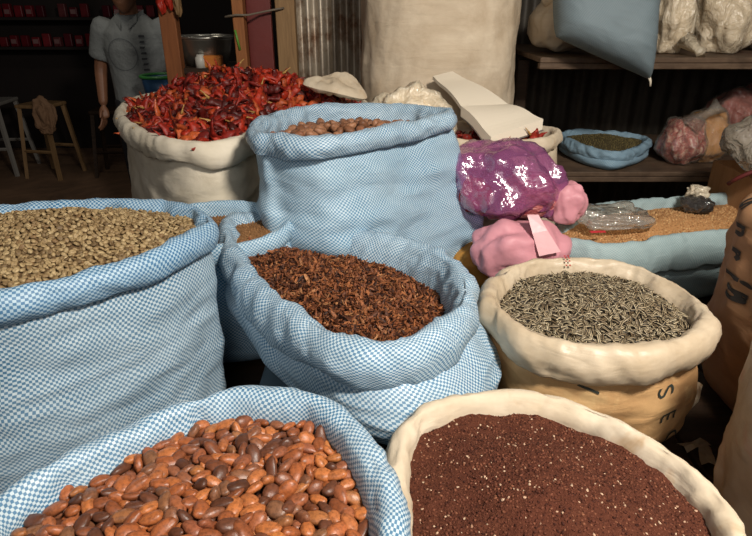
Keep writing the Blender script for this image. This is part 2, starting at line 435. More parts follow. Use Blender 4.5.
# ================================================================ setting
def struct_box(name, c, s, mat, bev=0):
    bm = bmesh.new(); add_box(bm, (0, 0, 0), s, bev=bev); o = bm_obj(name, bm, mat, loc=c); return tag(o, kind='structure')
nf = NT('packed_dirt_floor'); oc = nf.coord('Object'); q = nf.noise(oc, 2.2, 6, .65, .6)
m_floor = nf.fin(nf.mix(nf.ramp(q, [(.35, (0, 0, 0)), (.7, (1, 1, 1))]), c8(92, 70, 52), c8(140, 108, 82)), .75, nf.bump(nf.noise(oc, 30, 5), .4, .01))
struct_box('floor', (-1.2, 3.2, -.05), (7.4, 8, .1), m_floor)
def corrugated(name, x0, x1, y, z0, z1, pitch, amp, mat):
    n = int((x1-x0)/pitch*10); V = []; F = []
    for k in range(n+1):
        x = x0+(x1-x0)*k/n; d = amp*math.sin(2*PI*x/pitch)
        for z in (z0, z1):
            V += [(x, y+d, z), (x, y+d+.004, z)]
    for k in range(n):
        a = 4*k; b = a+4
        F += [(a, b, b+2, a+2), (a+1, a+3, b+3, b+1), (a+2, b+2, b+3, a+3), (a, a+1, b+1, b)]
    o = mesh_obj(name, V, F, mat); return tag(o, kind='structure')
def metal_sheet(name, a, b, rust, rough=.5, met=.55):
    m = NT(name); o = m.coord('Object', (1, 1, .25)); n = m.noise(o, 9, 5, .7, .4)
    c = m.mix(m.ramp(n, [(.35, (0, 0, 0)), (.7, (1, 1, 1))]), a, b)
    c = m.mix(m.ramp(m.noise(m.coord('Object'), 5, 6, .75), [(.52, (0, 0, 0)), (.68, (1, 1, 1))]), c, rust)
    return m.fin(c, rough, m.bump(n, .2, .004), Metallic=met)
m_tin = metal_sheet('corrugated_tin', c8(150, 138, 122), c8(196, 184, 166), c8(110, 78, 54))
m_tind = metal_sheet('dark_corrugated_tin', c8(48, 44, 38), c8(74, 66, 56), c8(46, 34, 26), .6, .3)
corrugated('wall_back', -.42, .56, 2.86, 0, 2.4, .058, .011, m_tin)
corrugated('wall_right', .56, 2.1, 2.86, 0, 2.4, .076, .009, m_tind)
m_dark = plain('dark_boards', c8(34, 26, 24), .85, .3, 6)  # one very dark brown for the far boards
struct_box('wall_left', (-2.3, 6.6, 1.3), (5, .1, 2.6), m_dark)
struct_box('wall_side', (-4.75, 3.2, 1.3), (.1, 7, 2.6), m_dark)

# platform and shelves
def slab(name, label, cat, c, s, mat, lines=0, parts=()):
    bm = bmesh.new(); add_box(bm, (0, 0, 0), s, bev=.006); o = bm_obj(name, bm, mat, loc=c); tag(o, label, cat); return o
PZ = .7
pl = empty('display_platform', (.2, .95, 0), label='low dark timber platform carrying all the open sacks', cat='platform')
for k in range(13):
    bm = bmesh.new(); add_box(bm, (-1.0+.168*k-.02, .1, PZ-.015), (.16, 2.02, .03), bev=.004); bm_obj('plank', bm, m_dwood, pl)
for x in (-.98, .95):
    for y in (-.85, 1.05):
        bm = bmesh.new(); add_box(bm, (x, y, (PZ-.03)/2), (.09, .09, PZ-.03), bev=.004); bm_obj('leg', bm, m_dwood, pl)
for y in (-.85, 1.05):
    bm = bmesh.new(); add_box(bm, (0, y, PZ-.07), (1.88, .05, .08), bev=.004); bm_obj('beam', bm, m_dwood, pl)
ZT, ZL = 1.32, .915
sh = empty('shelf_unit', (1.3, 2.5, 0), label='wooden wall shelf with two boards along the right back wall', cat='shelf')
for z in (ZT, ZL):
    bm = bmesh.new(); add_box(bm, (0, 0, z-.009), (1.46, .68, .018), bev=.003); b = bm_obj('shelf_board', bm, m_shelf, sh)
    bm = bmesh.new(); add_box(bm, (0, -.325, z-.029), (1.46, .03, .02), bev=.003); bm_obj('front_lath', bm, m_shelf, b)
for x in (-.71, .71):
    for y in (.0, .3):
        bm = bmesh.new(); add_box(bm, (x, y, .642), (.045, .045, 1.284), bev=.003); bm_obj('upright', bm, m_dwood, sh)
for z in (.3,):
    bm = bmesh.new(); add_box(bm, (0, .2, z), (1.4, .04, .05), bev=.003); bm_obj('crossbar', bm, m_dwood, sh)

# ================================================================ open sacks
def px(lst, z): return [on_z(p[0], p[1], z+(p[2] if len(p) > 2 else 0)) for p in lst]
def world_ring(cx, cy, rx, ry, z, n=16, ph=0, wob=.04, seed=0):
    return [(cx+rx*math.cos(a)*(1+wob*math.sin(2*a+seed)), cy+ry*math.sin(a)*(1+wob*math.cos(3*a+seed)), z+.004*math.sin(2*a+seed)) for a in (2*PI*k/n for k in range(n))]
G_OPEN = 'open sacks of dry goods on the platform'
A = Sack('open_sack', 'blue and white woven sack in front, full of large reddish cocoa beans', px([(-30, 524), (0, 496), (40, 470), (80, 450), (120, 430), (160, 411), (192, 399), (223, 391), (245, 388), (266, 389), (293, 392), (319, 398), (346, 417), (370, 448), (386, 487), (391, 535), (378, 592), (330, 640), (240, 665), (130, 660), (30, 622), (-25, 572)], 1.0),
         PZ, m_weave, m_weave_rim, w=.024, h=.062, group=G_OPEN, seed=1, pinch=((.06, .45, .012), (.2, .4, .015), (.3, .35, .02), (.93, .3, .02)), crease=.003)
B = Sack('open_sack', 'cream cloth sack in front, full of fine dark brown meal', px([(396, 505), (394, 470), (399, 440), (415, 415), (438, 401), (470, 394), (510, 390), (555, 396), (612, 416), (655, 441), (698, 473), (730, 510), (744, 560), (730, 620), (670, 662), (580, 674), (490, 660), (425, 612), (400, 556)], .94),
         PZ, m_white_b, m_white_b, w=.022, h=.06, group=G_OPEN, seed=2, crease=.003, pinch=((.12, .3, .02), (.3, .3, .03)))
C = Sack('open_sack', 'large blue and white sack at left, heaped with pale green coffee beans', px([(203, 212), (208, 219), (190, 231), (162, 245), (122, 259), (61, 276), (0, 290), (-60, 298), (-120, 298), (-165, 285), (-180, 262), (-165, 240), (-120, 220), (-60, 210), (0, 205), (60, 200), (120, 198), (165, 199), (190, 204)], 1.13),
         PZ, m_weave_big, m_weave_bigrim, w=.022, h=.05, group=G_OPEN, seed=3, bulge=.012, grow=-.02, lump=.006, fold=.01, crease=.003, pinch=((.02, .4, .02), (.9, .35, .02), (.95, .3, .02), (.5, .2, .03)))
D = Sack('open_sack', 'slumped blue sack in the middle, full of crumbled brown cocoa husks', px([(226, 219, .024), (231, 243, .01), (248, 270), (274, 294), (306, 318), (342, 336), (380, 341), (420, 333), (452, 312), (466, 293), (464, 274), (446, 254), (408, 239), (360, 229), (310, 221), (272, 215), (242, 212, .014)], 1.02),
         PZ+.1, m_weave, m_weave_rim, w=.034, h=.085, group=G_OPEN, seed=4, bulge=.035, grow=.08, lean=(.05, -.01), neck=.05, pinch=((.2, .5, .02), (.13, .4, .02), (.62, .3, .02), (.7, .25, .03)), lump=.008, crease=.005, fold=.014, round_=.09)
E = Sack('open_sack', 'tall blue sack in the middle back, few pale brown beans showing at its mouth', px([(253, 124), (258, 130), (272, 131), (295, 134), (323, 134.5), (363, 129), (400, 121), (435, 115), (451, 111), (442, 107), (400, 103), (350, 102.5), (300, 106), (266, 114)], 1.24),
         PZ, m_weave_pale, m_weave_rim, w=.026, h=.046, group=G_OPEN, seed=5, bulge=.02, grow=.28, lean=(.09, .05), pinch=((.12, .5, .02), (.9, .45, .02), (.8, .4, .02)), lump=.006, crease=.004, fold=.015)
Fs = Sack('open_sack', 'wide cream white cloth sack at back left, heaped high with dried red chillies', px([(120, 107), (126, 119), (145, 130), (170, 138), (205, 141), (234, 137), (254, 127), (280, 115), (320, 109), (356, 105), (363, 99), (345, 94), (290, 90), (250, 89), (205, 89), (160, 91), (133, 97)], 1.19),
          PZ, m_white, m_white, w=.024, h=.06, group=G_OPEN, seed=6, bulge=.012, fold=.008, crease=.003, pinch=((.2, .4, .02), (.45, .3, .03)))
Gs = Sack('open_sack', 'tan paper sack with cream liner rim, full of striped grey seeds', px([(492, 300), (494, 280), (514, 265), (542, 258), (586, 257), (636, 265), (669, 280), (695, 297), (707, 316), (700, 327), (675, 338), (635, 345), (575, 342), (528, 328), (505, 312)], .97),
          PZ, m_kraft, m_liner, w=.026, h=.072, group=G_OPEN, seed=7, bulge=.014, neck=.25, lean=(.015, 0), fold=.008, lump=.007, crease=.004, pinch=((.75, .25, .03), (.9, .25, .03), (.3, .3, .02)))
H = Sack('open_sack', 'grey green sack at right, holding tan grain and small plastic bags', px([(553, 234), (560, 221), (577, 211), (604, 203), (631, 200), (657, 197), (684, 195), (711, 194), (745, 193), (772, 202), (778, 215), (765, 220), (733, 227), (684, 232), (640, 240), (612, 243), (585, 240), (565, 236)], .94),
         PZ, m_weave_green, m_weave_green, w=.026, h=.095, group=G_OPEN, seed=8, bulge=.006, neck=.6, lump=.006, crease=.004, pinch=((.1, .4, .02), (.85, .4, .02), (.4, .3, .03)))
Ls = Sack('open_sack', 'small blue sack of tan grain half hidden behind the coffee bean sack', [(x, y, z+.12*(y-1.38)) for x, y, z in world_ring(-.37, 1.285, .165, .115, 1.05, seed=1)], PZ, m_weave_pale, m_weave_pale, w=.014, h=.04, group=G_OPEN, seed=9)
Js = Sack('open_sack', 'cream cloth sack of dried chillies under the open notebook', world_ring(.37, 1.9, .2, .155, 1.125, seed=2), PZ, m_white_b, m_white_b, w=.02, h=.05, group=G_OPEN, seed=10, grow=.1, pinch=((.7, .4, .03), (.4, .4, .03)))
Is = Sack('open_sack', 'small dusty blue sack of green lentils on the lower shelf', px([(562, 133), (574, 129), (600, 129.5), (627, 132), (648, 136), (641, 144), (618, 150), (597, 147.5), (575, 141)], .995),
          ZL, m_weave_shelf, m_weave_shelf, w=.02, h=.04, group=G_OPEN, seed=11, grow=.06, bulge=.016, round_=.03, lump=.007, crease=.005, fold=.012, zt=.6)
# the middle husk sack lies on a folded empty sack
bm = bmesh.new(); add_box(bm, (0, 0, 0), (.36, .3, .1), bev=.035); o = bm_obj('folded_sack', bm, plain('grey_blue_cloth', c8(74, 88, 98), .8), loc=(D.c[0]+.02, D.c[1], PZ+.05), smooth=True); tag(o, 'folded blue sack lying under the cocoa husk sack', 'folded sack')  # cloth colour dulled to stand in for the shaded gap under the sack

# ================================================================ contents
# cocoa beans ------------------------------------------------------
def bean_fn(L, W, T, bend, seed):
    def fn(bm):
        bmesh.ops.create_icosphere(bm, subdivisions=3, radius=1)
        for v in bm.verts:
            x, y, z = v.co
            k = 1-.16*x*(seed % 3-1); d = 1+.07*fract(x*1.3+seed*7, y*1.3, z*1.3, 2)
            sq = lambda a, p: math.copysign(abs(a)**p, a)
            v.co = Vector((L*.5*x*d, W*.5*sq(y, .9)*k*d, T*.5*sq(z, .85)*k*d))
            v.co.y += bend*L*(x*x-.4); v.co.z += .0006*fract(x*3+seed, y*3, z*3, 2)
    return fn
BEAN_STOPS = [(0, c8(84, 50, 34)), (.16, c8(108, 64, 44)), (.32, c8(144, 80, 46)), (.48, c8(170, 96, 54)), (.64, c8(192, 116, 64)), (.78, c8(152, 88, 60)), (.9, c8(128, 88, 62)), (1, c8(204, 124, 62))]
m_bean = grain('cocoa_bean_skin', BEAN_STOPS, .42, False, 190, .35, .0012, spec=.5)
m_bean_i = grain('cocoa_bean_skin_heap', BEAN_STOPS, .42, True, 190, .35, .0012, spec=.5)
BEANS = [proto_of(bean_fn(.0295, .0172, .012, b, k)) for k, b in enumerate((0, .06, -.05, .03, 0, .08))]
BEANS[4] = proto_of(bean_fn(.025, .0195, .0125, 0, 4)); BEANS[3] = proto_of(bean_fn(.032, .016, .0118, .04, 3))
#COCOA_BAKED#
A.heap(.034, .018, .006, 10, inner=.95)
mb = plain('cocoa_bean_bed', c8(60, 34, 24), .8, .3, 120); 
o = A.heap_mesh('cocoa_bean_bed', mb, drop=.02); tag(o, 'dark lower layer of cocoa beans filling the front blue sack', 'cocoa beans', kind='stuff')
pts = frames(A.scatter(.0142, 11, 26000, .99), 12, .42)
u, v, t = project([p for p, _ in pts])
order = np.argsort(t); beans_me = [proto_mesh('cocoa_bean', b, m_bean) for b in BEANS]
r_ = np.random.default_rng(5); sc = r_.uniform(.74, 1.14, len(pts))
low = frames([(p-n*.009, n) for p, n in A.scatter(.0155, 13, 20000, .99)], 14, .5)
lab = 'plump reddish brown cocoa bean in the heap of the front blue sack'
n_ind = 0; rest = []
for k in order:
    if n_ind < 300 and v[k] < 545: place_obj('cocoa_bean', beans_me[r_.integers(6)], *pts[k], sc[k], lab, 'cocoa bean', 'cocoa beans in the front sack'); n_ind += 1
    else: rest.append(pts[k])
rest += low
o = merged('cocoa_bean_heap', BEANS, rest, r_.uniform(.82, 1.1, len(rest)), m_bean_i, origin=tuple(A.hc[:2])+(1.,)); tag(o, 'further reddish cocoa beans below and behind in the front blue sack', 'cocoa beans', kind='stuff')
#COCOA_END#

# pale beans in the tall blue sack -----------------------------------
m_nut = grain('pale_brown_bean', [(0, c8(120, 78, 54)), (.4, c8(150, 104, 76)), (.8, c8(172, 122, 90)), (1, c8(134, 84, 60))], .5, False, 150, .4, .0015)
me_n = [proto_mesh('pale_bean', proto_of(bean_fn(.036, .024, .02, b, 20+k)), m_nut) for k, b in enumerate((0, .05, -.04))]
E.heap(.05, .02, .003)
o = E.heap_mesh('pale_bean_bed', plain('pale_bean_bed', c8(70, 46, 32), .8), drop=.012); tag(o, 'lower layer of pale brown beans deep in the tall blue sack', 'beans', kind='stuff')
for p, M in frames(E.scatter(.026, 31, 3000, .97), 32, .6):
    place_obj('pale_bean', me_n[r_.integers(3)], p, M, r_.uniform(.85, 1.1), 'pale brown long bean lying in the mouth of the tall blue sack', 'bean', 'pale beans in the tall blue sack')

# coffee beans -------------------------------------------------------
def coffee_fn(seed):
    def fn(bm):
        bmesh.ops.create_icosphere(bm, subdivisions=2, radius=1)
        for v in bm.verts:
            x, y, z = v.co; zz = z if z > 0 else z*.45
            if z > 0: zz = z*1.0
            g = -.28*math.exp(-(y/.18)**2)*(1-x*x) if z < -.2 else 0
            v.co = Vector((.0056*x, .0041*y*(1+.05*math.sin(seed)), .0033*(zz-g)))
    return fn
CO_ST = [(0, c8(108, 86, 58)), (.25, c8(150, 124, 86)), (.6, c8(172, 147, 106)), (.85, c8(188, 164, 122)), (1, c8(132, 102, 68))]
m_cof = grain('green_coffee_bean', CO_ST, .55, False, 300); m_cof_i = grain('green_coffee_bean_heap', CO_ST, .55, True, 300)
COF = [proto_of(coffee_fn(k)) for k in range(3)]; me_c = [proto_mesh('coffee_bean', b, m_cof) for b in COF]
def heap_items(S, name, protos, meshes, mat_bed, mat_i, spacing, seed, tries, tilt, lab, cat, grp, rest_name, rest_lab, bed_name, bed_lab, drop=.008, nmax=300, smin=.85, smax=1.12, uv=False, flip=False, low=True, rmax=.99, lift=0.):
    r_ = np.random.default_rng(seed)
    pts = frames(S.scatter(spacing, seed, tries, rmax, lift=lift), seed+1, tilt)
    if flip: pts = [(p, M if r_.random() < .5 else M*np.array([1, -1, -1])) for p, M in pts]
    u, v, t = project([p for p, _ in pts]); rest = []; n = 0
    for k in np.argsort(t+np.where((u < 0) | (u > 752) | (v > 536), 100, 0)):
        if n < nmax: place_obj(name, meshes[r_.integers(len(meshes))], *pts[k], r_.uniform(smin, smax), lab, cat, grp); n += 1
        else: rest.append(pts[k])
    if low: rest += frames([(p-nn*drop*.8, nn) for p, nn in S.scatter(spacing*1.15, seed+2, tries, rmax)], seed+3, tilt*1.3)
    if rest:
        o = merged(rest_name, protos, rest, r_.uniform(smin, smax, len(rest)), mat_i, seed, origin=tuple(S.hc[:2])+(S.E[:, 2].mean(),), uv=uv); tag(o, rest_lab, cat, kind='stuff')
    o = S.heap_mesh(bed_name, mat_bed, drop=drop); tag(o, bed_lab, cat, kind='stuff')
C.heap(.022, .045, .006, 9, tilt=(-.02, .05), skew=(.06, .05))
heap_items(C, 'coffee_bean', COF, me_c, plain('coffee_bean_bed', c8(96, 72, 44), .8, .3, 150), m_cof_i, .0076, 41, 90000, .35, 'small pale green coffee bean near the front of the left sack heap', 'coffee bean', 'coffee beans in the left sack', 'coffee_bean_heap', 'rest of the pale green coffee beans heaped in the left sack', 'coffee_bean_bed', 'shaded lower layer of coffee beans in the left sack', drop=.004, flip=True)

# striped seeds -------------------------------------------------------
def seed_fn(k):
    def fn(bm):
        bmesh.ops.create_icosphere(bm, subdivisions=2, radius=1)
        for v in bm.verts:
            x, y, z = v.co; f = (1-abs(x)**1.6*.55)*(1+.25*x)
            v.co = Vector(((.0128*x), .0034*y*f, .0022*z*f)); v.co.y += .0004*(k-1)*(x*x)
    return fn
SD_ST = [(0, c8(118, 98, 72)), (.3, c8(176, 158, 126)), (.65, c8(206, 190, 158)), (1, c8(146, 126, 98))]
m_seed = grain('striped_seed_husk', SD_ST, .5, False, 300, streak=(105, c8(30, 25, 20))); m_seed_i = grain('striped_seed_husk_heap', SD_ST, .5, True, 300, streak=(105, c8(30, 25, 20)))
def seed_uv(P): return P
SED = [proto_of(seed_fn(k)) for k in range(3)]
me_s = [proto_mesh('striped_seed', b, m_seed, uvs=True) for b in SED]
Gs.heap(.03, .028, .004, 10)
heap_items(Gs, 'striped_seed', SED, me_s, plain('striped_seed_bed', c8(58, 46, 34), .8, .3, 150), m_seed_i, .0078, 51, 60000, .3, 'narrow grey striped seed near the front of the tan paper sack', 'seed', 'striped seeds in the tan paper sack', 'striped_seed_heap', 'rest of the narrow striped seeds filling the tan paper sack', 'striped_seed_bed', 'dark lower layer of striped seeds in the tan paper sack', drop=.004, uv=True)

# brown meal ------------------------------------------------------------
def chip_fn(sx, sy, sz, k, sub=1):
    def fn(bm):
        bmesh.ops.create_icosphere(bm, subdivisions=sub, radius=1)
        for v in bm.verts:
            d = 1+.5*fract(v.co.x*1.7+k*5, v.co.y*1.7, v.co.z*1.7, 2); v.co = Vector((v.co.x*sx*d, v.co.y*sy*d, v.co.z*sz*d+.25*sx*(v.co.x**2)))
    return fn
mm = NT('brown_meal'); oc = mm.coord('Object'); n1 = mm.noise(oc, 420, 4, .7); n2 = mm.noise(oc, 40, 4, .6)
mc = mm.mix(mm.ramp(n1, [(.35, (0, 0, 0)), (.62, (1, 1, 1))]), c8(68, 34, 24), c8(112, 66, 48)); mc = mm.mix(mm.ramp(n2, [(.35, (0, 0, 0)), (.65, (1, 1, 1))]), mc, c8(94, 52, 38))
vo = mm.node('ShaderNodeTexVoronoi'); vo.inputs['Scale'].default_value = 300; mm.l(oc, vo.inputs['Vector'])
m_meal = mm.fin(mc, .85, mm.bump(n1, .9, .004), Specular_IOR_Level=.15)
B.heap(.03, .05, .006, 16, inner=1.0)
o = B.heap_mesh('brown_meal', m_meal, rings=150, rough=.0016, rf=170); tag(o, 'fine dark reddish brown meal filling the front cream sack', 'meal', kind='stuff')
CH = [proto_of(chip_fn(.0019, .0015, .0011, k, 1)) for k in range(3)]
pts = frames(B.scatter(.0036, 61, 60000, 1.0), 62, .5)
o = merged('meal_crumbs', CH, pts, rng.uniform(.5, 1.45, len(pts)), grain('meal_crumb', [(0, c8(58, 28, 20)), (.4, c8(98, 54, 40)), (.82, c8(126, 76, 56)), (.93, c8(140, 90, 66)), (.96, c8(205, 168, 140)), (1, c8(222, 190, 160))], .75, True, 600, spec=.2), origin=tuple(B.hc[:2])+(.95,)); tag(o, 'coarser crumbs and pale flecks on the brown meal in the front cream sack', 'meal', kind='stuff')

# cocoa husks ------------------------------------------------------------
def flake_fn(L, W, k):
    def fn(bm):
        n = 4; top = []; 
        for i in range(n+1):
            x = (i/n-.5)*L; w = W*(1-.6*abs(i/n-.5)*2)*(.8+.3*((k*7+i) % 3)/2); zc = .35*L*((i/n-.5)**2)*(1 if k % 2 else 1.6)
            top.append([bm.verts.new((x, s*w*.5, zc+abs(s)*.25*W+.0003*((k+i) % 2)+e)) for s in (-1, 0, 1) for e in (0, -.0006)])
        for a, b in zip(top, top[1:]):
            for j in (0, 2): bm.faces.new((a[j], b[j], b[j+2], a[j+2])); bm.faces.new((a[j+1], a[j+3], b[j+3], b[j+1]))
            bm.faces.new((a[0], a[1], b[1], b[0])); bm.faces.new((a[4], b[4], b[5], a[5]))
        for a, s in ((top[0], 1), (top[-1], -1)):
            f = (a[0], a[2], a[4], a[5], a[3], a[1]); bm.faces.new(f if s > 0 else f[::-1])
    return fn
FL = [proto_of(flake_fn(l, w, k)) for k, (l, w) in enumerate(((.012, .0055), (.009, .006), (.015, .005), (.007, .0045), (.018, .006)))]
D.heap(lambda f: .062, .02, .008, 14, tilt=(-.06, .03))
m_husk = grain('cocoa_husk', [(0, c8(48, 26, 18)), (.25, c8(92, 52, 32)), (.5, c8(138, 80, 48)), (.75, c8(170, 106, 64)), (.9, c8(118, 70, 46)), (1, c8(196, 138, 92))], .6, True, 250, spec=.3)
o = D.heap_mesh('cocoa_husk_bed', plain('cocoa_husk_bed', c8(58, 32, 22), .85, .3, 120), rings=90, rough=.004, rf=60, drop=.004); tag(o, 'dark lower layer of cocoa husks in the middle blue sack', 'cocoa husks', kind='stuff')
pts = frames(D.scatter(.0058, 71, 90000, .99), 72, .75)+frames([(p-n*.003, n) for p, n in D.scatter(.006, 73, 50000, .99)], 74, .9)
o = merged('cocoa_husk_heap', FL, pts, rng.uniform(.6, 1.5, len(pts)), m_husk, origin=tuple(D.hc[:2])+(1.,)); tag(o, 'crumbled brown cocoa husks heaped in the middle blue sack', 'cocoa husks', kind='stuff')

# small grain in the other sacks -------------------------------------------
def grain_fill(S, name, label, cat, stops, depth, dome, size, spacing, seed, bedcol, tries=20000):
    S.heap(depth, dome, .004, 10)
    o = S.heap_mesh(name+'_bed', plain(name+'_bed', bedcol, .8, .25, 200), rings=40, step=2, drop=.001); tag(o, label.replace('small', 'lower layer of small'), cat, kind='stuff')
    P_ = [proto_of(chip_fn(size, size*.75, size*.6, k, 1)) for k in range(2)]
    pts = frames(S.scatter(spacing, seed, tries, .99), seed, .4)
    o = merged(name+'_heap', P_, pts, rng.uniform(.8, 1.2, len(pts)), grain(name, stops, .6, True, 400), origin=tuple(S.hc[:2])+(S.E[:, 2].mean(),)); tag(o, label, cat, kind='stuff')
grain_fill(H, 'tan_grain', 'small orange tan grain filling the grey green sack at right', 'grain', [(0, c8(150, 104, 62)), (.5, c8(196, 150, 100)), (1, c8(222, 182, 130))], .03, .022, .0034, .0068, 81, c8(180, 132, 84))
grain_fill(Ls, 'fine_tan_grain', 'small tan grain in the half hidden blue sack behind the coffee beans', 'grain', [(0, c8(120, 84, 50)), (.5, c8(150, 108, 66)), (1, c8(172, 128, 84))], .035, .015, .003, .006, 82, c8(128, 90, 54))
grain_fill(Is, 'green_lentil', 'small green brown lentils in the shelf sack', 'lentils', [(0, c8(74, 64, 36)), (.5, c8(104, 92, 54)), (1, c8(128, 114, 70))], .02, .035, .0036, .0072, 83, c8(70, 60, 36))
# ================================================================ dried chillies
def chilli_fn(L, W, bend, k):
    def fn(bm):
        n, m = 13, 8; rings = []
        for i in range(n):
            s = i/(n-1); prof = (min(1, s*5+.25))**.6*max(0, 1-s**3.5)**.6+.03
            x = (s-.45)*L; cy = bend*L*((s-.4)**2)*1.6+.004*fract(s*3+k*9, k, 0, 2); cz = .03*fract(s*2.6, k*5.1, 1, 2)
            r = []
            for j in range(m):
                a = 2*PI*j/m; wr = 1+.75*fract(s*5.5+k*3, math.cos(a)*1.4, math.sin(a)*1.4, 3)-.35*abs(fract(s*9+k, math.cos(a)*2.2, math.sin(a)*2.2, 2))
                r.append(bm.verts.new((x, cy+W*.5*prof*math.cos(a)*wr, cz+W*.24*prof*math.sin(a)*wr)))
            rings.append(r)
        for a, b in zip(rings, rings[1:]):
            for j in range(m): bm.faces.new((a[j], a[(j+1) % m], b[(j+1) % m], b[j]))
        bm.faces.new(rings[0][::-1]); bm.faces.new(rings[-1])
    return fn
def stem_fn(L, k):
    def fn(bm):
        x0 = -.45*L
        add_tube(bm, [(x0+.004, 0, 0), (x0-.004, .001, .001), (x0-.014, .003*(k-1), .004), (x0-.024, .006*(k-1), .005)], [.0042, .0032, .0016, .0013], 6)
    return fn
CH_ST = [(0, c8(66, 16, 12)), (.25, c8(100, 22, 16)), (.45, c8(150, 34, 20)), (.65, c8(184, 52, 26)), (.8, c8(128, 28, 18)), (.9, c8(196, 92, 44)), (1, c8(160, 40, 22))]
m_chi = grain('dried_chilli_skin', CH_ST, .5, False, 90, .6, .004, spec=.5); m_chi_i = grain('dried_chilli_skin_heap', CH_ST, .36, True, 90, .6, .004, spec=.5)
m_stem = plain('chilli_stem', c8(170, 130, 70), .6, .25, 60)
CLW = [(.104, .033, .45), (.086, .038, -.5), (.118, .028, .7), (.074, .034, .25), (.094, .036, -.35), (.108, .03, -.7)]
CHI = [proto_of(chilli_fn(l, w, b, k)) for k, (l, w, b) in enumerate(CLW)]
me_ch = [proto_mesh('dried_chilli', p, m_chi) for p in CHI]; me_st = [proto_mesh('stem', proto_of(stem_fn(l, k % 3)), m_stem) for k, (l, w, b) in enumerate(CLW)]
def chillies(S, n_ind, lab, grp, spacing, seed, tilt, rest_lab, under, stems=True, name='dried_chilli', rm=.96):
    r_ = np.random.default_rng(seed)
    pts = frames([(p+n*.004, n) for p, n in S.scatter(spacing, seed, 20000, rm)], seed+1, tilt)
    u, v, t = project([p for p, _ in pts]); rest = []; c = 0
    for k in np.argsort(t):
        if c < n_ind:
            q = r_.integers(6); o = place_obj(name, me_ch[q], *pts[k], r_.uniform(.8, 1.15), lab, 'dried chilli', grp); c += 1
            if stems and r_.random() < .22:
                s = bpy.data.objects.new('stem', me_st[q]); s.parent = o; COL.objects.link(s)
        else: rest.append(pts[k])
    rest += frames([(p-n*.004, n) for p, n in S.scatter(under, seed+3, 20000, rm-.02)], seed+4, tilt*1.2)
    o = merged('dried_chilli_heap', CHI, rest, r_.uniform(.75, 1.1, len(rest)), m_chi_i, seed, origin=tuple(S.hc[:2])+(S.E[:, 2].mean(),)); tag(o, rest_lab, 'dried chillies', kind='stuff')
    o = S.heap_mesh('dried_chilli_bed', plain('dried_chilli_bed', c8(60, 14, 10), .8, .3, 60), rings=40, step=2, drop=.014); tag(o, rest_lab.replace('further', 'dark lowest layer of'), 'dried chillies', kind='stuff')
Fs.heap(.02, .12, .022, 7, skew=(.02, .02), inner=.9)
chillies(Fs, 270, 'crumpled dried red chilli in the tall heap on the back left cream sack', 'dried chillies heaped on the back left sack', .0225, 91, .26, 'further dried red chillies inside the tall back left heap', .026)
Js.heap(.045, .0, .008, 8)
chillies(Js, 22, 'dried red chilli in the sack under the open notebook', 'dried chillies under the notebook', .03, 97, .5, 'further dried red chillies under the open notebook', .026, rm=.8)

# ================================================================ closed sacks and bags
def closed_sack(name, label, cx, cy, rx, ry, z0, z1, mat, power=2.6, fold=.012, seed=0, top=.12, mouth=.03, N=160, rows=70, cat='sack', lean=(0, 0), taper=0., parent_parts=(), ff=(5, 16)):
    root = empty(name, (cx, cy, z0), label=label, cat=cat)
    V = []; U = []; per = 0
    ang = [PI/2+2*PI*k/N for k in range(N)]; base = [(math.copysign(abs(math.cos(a))**(2/power), math.cos(a)), math.copysign(abs(math.sin(a))**(2/power), math.sin(a))) for a in ang]
    H = z1-z0; prev = None; vv = []
    for r in range(rows):
        t = r/(rows-1); z = z0+H*t; k = 1-taper*t
        if z-z0 < .06: k *= 1-.35*(1-math.sqrt(max(0, 1-((.06-(z-z0))/.06)**2)))
        if z1-z < top: q = (top-(z1-z))/top; k *= (1-mouth)*math.sqrt(max(0, 1-q*q))+mouth
        k *= 1+.035*math.sin(PI*t)
        env = min(1, t*8, (1-t)*8)
        for j, (bx, by) in enumerate(base):
            f = fold*(fract(bx*2.2+seed, by*2.2, z*ff[0], 3)+.6*fract(bx*5, by*5+seed, z*ff[1], 3)-.6*abs(fract(bx*3, by*3+seed*2, z*ff[0]*2, 2)))*env
            V.append((cx+bx*(rx*k+f)+lean[0]*t, cy+by*(ry*k+f)+lean[1]*t, z))
        vv.append(z-z0)
    L = 2*PI*math.sqrt((rx*rx+ry*ry)/2)*1.08; Us = [L*k/N for k in range(N)]
    F = grid_faces(rows, N); uv = grid_uv(rows, N, Us, vv, L)
    F += [tuple(range(N))[::-1], tuple(range((rows-1)*N, rows*N))]; uv += [(0, 0)]*(2*N)
    b = mesh_obj('sack_body', V, F, mat, root, uv=uv)
    root['_dummy'] = 0; del root['_dummy']
    G = np.array(V).reshape(rows, N, 3)
    return root, b, G
root, b, KG = closed_sack('tall_bale', 'huge white woven bale standing behind the blue sacks', .238, 2.46, .288, .285, PZ-.7, 1.86, m_tallw, 3.0, .008, 3, top=.16)
bm = bmesh.new(); add_tube(bm, [(.0, -.0, 1.85), (.02, 0, 1.92), (.05, -.02, 1.98)], [.04, .03, .06], 14); bm_obj('tied_neck', bm, m_tallw, root, True)
M_X = .937
root, b, MG = closed_sack('brown_paper_sack', 'tall brown paper sack with black stencil letters at the right edge', M_X, 1.02, .215, .19, PZ, 1.165, m_kraft2, 3.4, .01, 5, top=.05, mouth=.55); m_root = root
root, b, NG = closed_sack('pale_tan_sack', 'plain pale tan sack at lower right beside the brown meal', .715, .645, .17, .165, PZ, 1.13, m_hide, 2.6, .008, 6, top=.1, mouth=.3)

